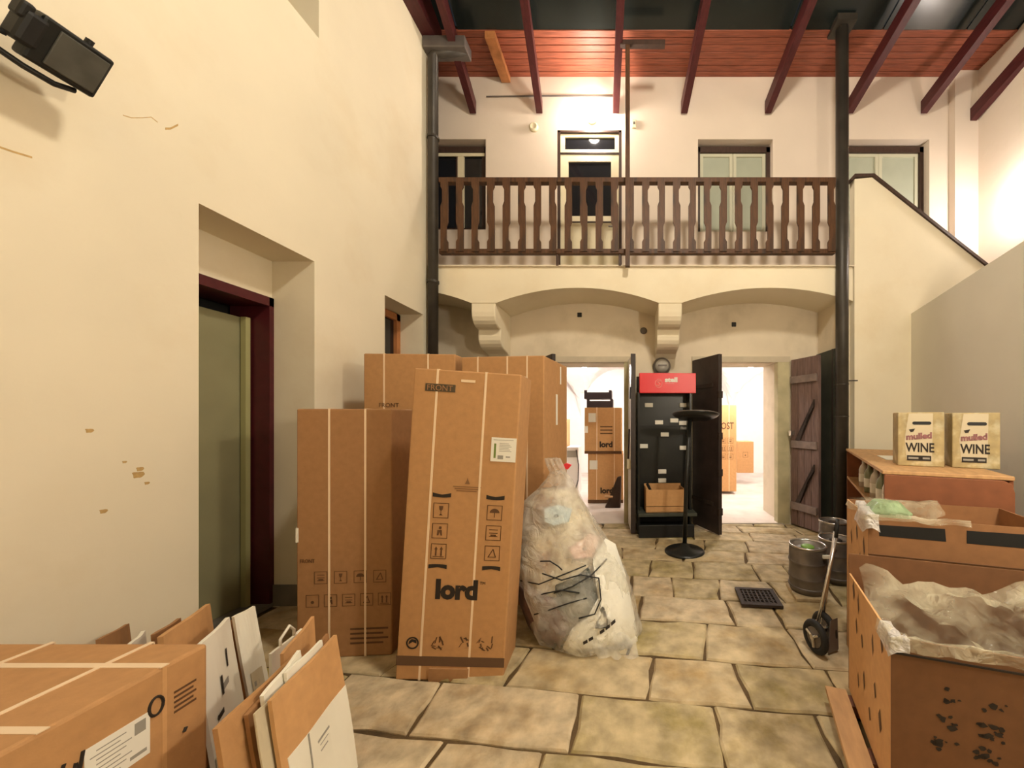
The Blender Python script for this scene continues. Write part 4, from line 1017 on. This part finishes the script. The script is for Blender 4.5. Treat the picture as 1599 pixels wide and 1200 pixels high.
# far carton with black bars
n2 = (1.31,1.985)
T = open_carton('open_carton', n2, (.80,.46,.97), .0, 'open carton with two black printed bars in the middle of the right row', m='kraft_half_shade')
fx = onfront(-.0015)
for q_ in (((.05,.87),(.345,.87),(.34,.935),(.045,.93)),((.43,.87),(.79,.87),(.79,.94),(.43,.935))): MB().add([fx(*p) for p in q_], [(0,1,2,3)]).build('black_bar', 'black', T)
MB().box(-.002,.802,-.004,-.001,.765,.770).build('fold_line', 'ink_br', T)
mb = MB()
for u, w, a, b in ((.08,.78,.02,.06),(.22,.82,.02,.05),(.34,.76,.018,.05),(.15,.68,.02,.05)): diamond(mb, u, w, a, b, .02, fxs)
tag(mb.build('side_print', 'ink_br', T), kind='stuff')
h = .97
liner(T, [((.0,.35,h),(-1,0,0)),((0,0,h),(-.7,-.7,0)),((.2,0,h),(0,-1,0)),((.44,0,h),(0,-1,0))], .12, .03, 21)
liner(T, [((.02,.46,h),(0,1,0)),((.25,.46,h),(0,1,0)),((.5,.46,h),(0,1,0))], .10, .03, 23)
liner(T, [((.03,.30,h+.01),(-1,0,0)),((0,.12,h+.01),(-1,0,0)),((0,0,h+.01),(-.7,-.7,0)),((.05,0,h),(0,-1,0))], .05, .10, 28, 'bubble', 'film_bunch')
MB().box(.02,.78,.02,.44,.02,.80).build('contents', 'kraft_in', T, bevel=.02)
gl = bagmesh([(.03,.88,.14,.20),(.10,.92,.15,.20),(.11,.97,.15,.20),(.06,1.02,.14,.20),(.01,1.03,.14,.20)], .4, 31, 32, 1.0).build('green_film', film_mat('green film', (.45,.62,.35), .7, .3, 1, 20), T, smooth=True)

# ---- shelf cabinet with bottles and wine boxes
CA = math.atan2(.90,1.94)
c0 = Vector((1.756,2.50,0)); Lc = 2.05; Wc = .66; Hc = 1.15
cab = thing('shelf_cabinet', c0, 'reddish chipboard cabinet with open shelf below the wine cartons', 'cabinet', None, -CA)
MB().box(-.01,Wc,-.01,Lc,Hc-.025,Hc).build('top_board', 'cabtop', cab, bevel=.004)
MB().xz([(0,.0),(Wc,0),(Wc,Hc-.10),(Wc-.012,Hc-.05),(Wc-.05,Hc-.027),(0,Hc-.027)], -.012, .006).build('end_panel', 'cabinet', cab, bevel=.004)
MB().box(0,Wc,Lc-.02,Lc-.002,0,Hc-.026).build('end_panel', 'cabinet', cab); MB().box(Wc-.02,Wc,.008,Lc-.022,0,Hc-.026).build('back_panel', 'cabinet', cab)
for z in (.02,.42,.80): MB().box(0,Wc-.022,.008,Lc-.022,z,z+.02).build('shelf', 'cabtop', cab)
glass = mat('milky bottle', (.62,.56,.48), .15, spec=.7, var=.1); glass2 = mat('greenish bottle', (.25,.27,.16), .12, spec=.7)
iv = Matrix.Rotation(-CA,4,'Z')
for k,(y,mm,lb) in enumerate(((.22,glass,'nearest'),(.46,glass2,'second'),(.72,glass,'third'),(1.02,glass2,'fourth'),(1.34,glass,'furthest'))):
    pos = c0 + iv @ Vector((.07,y,.8215))
    b = thing('bottle', pos, 'bottle on the cabinet shelf, '+lb+' from the wine cartons', 'bottle', 'bottles on the cabinet shelf')
    MB().lathe([(.0,.0),(.042,.0),(.042,.17),(.03,.205),(.015,.225),(.015,.27),(.0,.27)], 16).build('glass', mm, b, smooth=True)
    MB().lathe([(.0,0),(.017,0),(.017,.025),(.0,.025)], 12, (0,0,.268)).build('cap', 'chrome', b); MB().lathe([(.0428,.05),(.0428,.13)], 16).build('paper_label', 'label', b)
sh = MB().box(0,.35,0,.40,0,.006).build('paper_sheet', 'paper', None, loc=c0 + iv @ Vector((.15,.75,Hc+.001))); sh.rotation_euler = (0,0,-CA); tag(sh, 'thin pale sheet lying on the cabinet top beyond the wine cartons', 'paper')
def wine(px, py, Y, yaw, w, h, label):
    d = .20
    t = thing('wine_carton', (XP(px,Y), Y, Hc+.001), label, 'box', 'wine cartons on the cabinet', -yaw)
    MB().box(0,w,0,d,0,h).build('carton', 'wine', t, bevel=.006)
    fx = onfront(-.002)
    mb = MB(); mb.add([fx(.19*w,.12*h),fx(.74*w,.12*h),fx(.76*w,.98*h),fx(.24*w,.98*h),fx(.15*w,.5*h)], [(0,1,2,3,4)]); mb.build('pale_panel', 'winepale', t)
    fx = onfront(-.0035)
    n = 8; ps = [(.52*w+.16*w+.03*h*math.cos(a), .80*h+.03*h*math.sin(a)) for a in [-math.pi/2+i*math.pi/n for i in range(n+1)]]+[(.52*w-.16*w+.03*h*math.cos(a), .80*h+.03*h*math.sin(a)) for a in [math.pi/2+i*math.pi/n for i in range(n+1)]]
    mb = MB(); mb.add([fx(*p) for p in ps], [tuple(range(len(ps)))]); mb.build('hand_slot', 'black', t)
    mb = MB(); mb.add([fx(.24*w,.68*h),fx(.38*w,.70*h),fx(.34*w,.64*h),fx(.28*w,.63*h)], [(0,1,2,3)]); mb.add([fx(.20*w,.105*h),fx(.72*w,.105*h),fx(.72*w,.20*h),fx(.20*w,.20*h)], [(0,1,2,3)]); tag(mb.build('dark_print', 'ink', t), kind='stuff')
    fx2 = onfront(-.0045)
    mb = MB(); mb.add([fx2(.23*w,.135*h),fx2(.45*w,.135*h),fx2(.45*w,.17*h),fx2(.23*w,.17*h)], [(0,1,2,3)]); mb.add([fx2(.54*w,.135*h),fx2(.69*w,.135*h),fx2(.69*w,.17*h),fx2(.54*w,.17*h)], [(0,1,2,3)]); tag(mb.build('strip_print', 'inkgrey', t), kind='stuff')
    text(t, 'WINE', .235*h, 'ink', (.175*w,-.003,.27*h), (1,0,0), (0,0,1), bold=.002, sx=w*.56/(.235*h*2.35))
    text(t, 'mulled', .15*h, 'winered', (.18*w,-.003,.49*h), (1,0,.10), (0,0,1), bold=.003, sx=w*.56/(.15*h*2.7), name='script_print')
    for x0,x1,z0,z1 in ((.80,.98,.4,.85),(.02,.15,.05,.5),(.3,.7,.90,.99)):
        pass
    return t
s2 = 2.66
wine(1402, 0, 2.76, .47, .275, .40, 'left one of two brown printed wine cartons on the cabinet')
wine(1487, 0, 2.64, .50, .255, .395, 'right one of two brown printed wine cartons on the cabinet')

# ================================================================== FLOODLIGHT ON LEFT WALL
fl_ = thing('floodlight', (-2.28, 1.488, 2.975), 'black unlit floodlight bracketed to the cream left wall', 'floodlight')
R_ = Matrix(((0,-.85,.52,0),(1,0,0,0),(0,.52,.85,0),(0,0,0,1))) @ Matrix.Diagonal((.62,.8,.98,1))
MB().box(-.155,.155,-.02,.05,-.095,.095).build('housing', 'blackgloss', fl_, bevel=.01, mtx=R_)
MB().hexa([(-.11,.05,-.07),(.11,.05,-.07),(.08,.12,-.05),(-.08,.12,-.05),(-.11,.05,.07),(.11,.05,.07),(.08,.12,.05),(-.08,.12,.05)]).build('heat_sink', 'black', fl_, mtx=R_)
MB().box(-.085,.135,-.028,-.018,-.075,.075).build('front_glass', mat('dusty lamp glass', (.075,.073,.06), .35, var=.25, vscale=14), fl_, bevel=.004, mtx=R_)
MB().box(-.215,-.12,-.03,.06,-.055,.075).build('driver_box', 'black', fl_, bevel=.015, mtx=R_)
MB().box(-.235,-.18,-.02,.04,.03,.095).build('cable_gland', 'black', fl_, bevel=.01, mtx=R_)
MB().lathe([(.0,0),(.018,0),(.018,.02),(.0,.022)], 14, (.05,.02,.095)).build('knob', 'black', fl_, mtx=R_)
MB().tube([(.10,.02,-.105),(.02,.02,-.125),(-.10,.03,-.125),(-.25,.10,-.11),(-.40,.24,-.09)], .012, 8).build('bracket', 'black', fl_, smooth=True, mtx=R_)
MB().tube([(-.20,.02,-.05),(-.30,.10,-.07),(-.42,.24,-.06)], .010, 8).build('bracket', 'black', fl_, smooth=True, mtx=R_)
MB().tube([(-.12,.02,-.07),(.13,.02,-.092)], .004, 6).build('bright_edge', 'chrome', fl_, mtx=R_)
wp = MB().box(XL+.001-fl_.location.x,XL+.02-fl_.location.x,-.33,-.20,-.06,.10); wp.build('wall_plate', 'black', fl_)

# ================================================================== THINGS IN THE STORE ROOM
def room_box(px0, px1, py0, py1, Y, d, label, words=None, m='kraft_lt', strp=(.25,.75), size=.14, tx=(.35,.2)):
    x0, x1 = XP(px0,Y), XP(px1,Y); z0, z1 = max(0,ZP(py1,Y)), ZP(py0,Y); w = x1-x0; h = z1-z0
    t = carton('appliance_carton', (x0,Y,z0), 0, (w,d,h), label, m, 'cartons in the store room', straps=strp)
    if words: text(t, words, size, 'ink', (w*tx[0],-.0015,h*tx[1]), (1,0,0), (0,0,1), bold=.006)
    return t
Y = 6.50
t = room_box(918,973,709,786,Y,.6,'lower of two stacked lord cartons seen through left rear doorway','lord'); w = .63
MB().box(0,w,-.004,-.001,0,.06).build('print_band', 'ink_br', t); MB().box(.03,.17,-.004,-.001,.60,.76).build('label_sheet', 'label', t)
zt = ZP(709,Y)
t = thing('appliance_carton', (XP(913,Y),Y-.02,zt+.002), 'upper of two stacked lord cartons seen through left rear doorway', 'box', 'cartons in the store room')
w = XP(971,Y)-XP(913,Y); h = ZP(637,Y)-zt
MB().box(0,w,0,.6,0,h).build('carton', 'kraft_lt', t, bevel=.008)
for k in (.33,.8): MB().box(w*k-.008,w*k+.008,-.003,.6,0,h+.002).build('strap', 'strap', t)
MB().box(0,w,-.004,-.001,0,.05).build('print_band', 'ink_br', t); MB().box(.07,.20,-.004,-.001,h-.26,h-.10).build('label_sheet', 'label', t)
MB().box(-.003,.06,-.005,-.001,h-.45,h-.33).build('label_sheet', 'label', t)
text(t, 'lord', .14, 'ink', (w*.40,-.0015,.12), (1,0,0), (0,0,1), bold=.006)
mb = MB()
for i in range(3): mb.add([(w*.42,-.0015,.35+i*.06),(w*.75,-.0015,.35+i*.06),(w*.75,-.0015,.37+i*.06),(w*.42,-.0015,.37+i*.06)], [(0,1,2,3)])
tag(mb.build('fine_print', 'ink_br', t), kind='stuff')
zc = zt+.002+h+.004
for k,(px0,px1) in enumerate(((916,957),(912,955))):
    c_ = thing('fruit_crate', (XP(px0,Y),Y+.02,zc+k*.155), ['lower of two dark crates on the stacked lord cartons','upper of two dark crates on the stacked lord cartons'][k], 'crate', 'dark crates')
    w = XP(px1,Y)-XP(px0,Y)
    dk = mat('dark purple crate plastic', (.05,.035,.045), .5)
    for y in (0,.36): MB().box(0,w,y,y+.015,.0,.115).build('side', dk, c_)
    for x in (0,w-.015): MB().box(x,x+.015,.016,.36,.0,.145).build('end', dk, c_)
    MB().box(.015,w-.015,.015,.36,.0,.012).build('bottom', dk, c_)
    for x in (0,w-.05): MB().box(x,x+.05,-.001,.03,.115,.152).build('corner_post', dk, c_)
o = thing('dark_shovel', (XP(962,6.2), 6.15, 0), 'dark brown folded tarpaulin leaning against the lower lord carton', 'tarpaulin')
MB().hexa([(-.20,.0,.0),(.08,.0,.0),(.08,.12,.0),(-.16,.12,.0),(.02,.14,.50),(.09,.14,.52),(.09,.2,.52),(.02,.2,.5)]).build('folded_cloth', mat('dark brown cloth', (.05,.03,.02), .9, var=.3), o, bevel=.02)
MB().tube([(-.19,-.01,.20),(-.06,.04,.18)], .02, 8).build('handle', 'cabtop', o)
o.name = 'folded_tarpaulin'
room_box(846,884,655,742,7.4,.5,'orange carton frame behind the bag in left rear room')
T = thing('white_appliance', (XP(884,7.2),7.2,0), 'white appliance with dark cable in the left rear room', 'appliance')
MB().box(0,.24,0,.5,0,.95).build('body', 'grime', T, bevel=.01); MB().tube([(.20,-.01,.90),(.25,-.02,.6),(.24,-.01,.3),(.18,0,.1)], .010, 6).build('cable', 'black', T); MB().box(.02,.22,-.012,0,.75,.88).build('control_panel', 'inkgrey', T)
Y = 7.3
t = T = room_box(1092,1150,633,768,Y,.45,'tall FROST carton seen through the right rear doorway',None,strp=(.25,.80))
text(t, 'FROST', .19, 'ink_br', (.285,-.0015,1.25), (1,0,0), (0,0,1), bold=.003, sx=.72)
mb = MB()
for i,k in enumerate(('stack','arrows','stack')):
    for j in range(2): icon(T, .48+j*.14, 1.02-i*.16, .11, k, onfront(-.002))
pass
t = T = room_box(1151,1177,690,739,8.4,.4,'small squat carton beside the FROST carton',None,strp=())
mb = MB(); icon(T, .19, .42, .12, 'dot', onfront(-.002)); pass
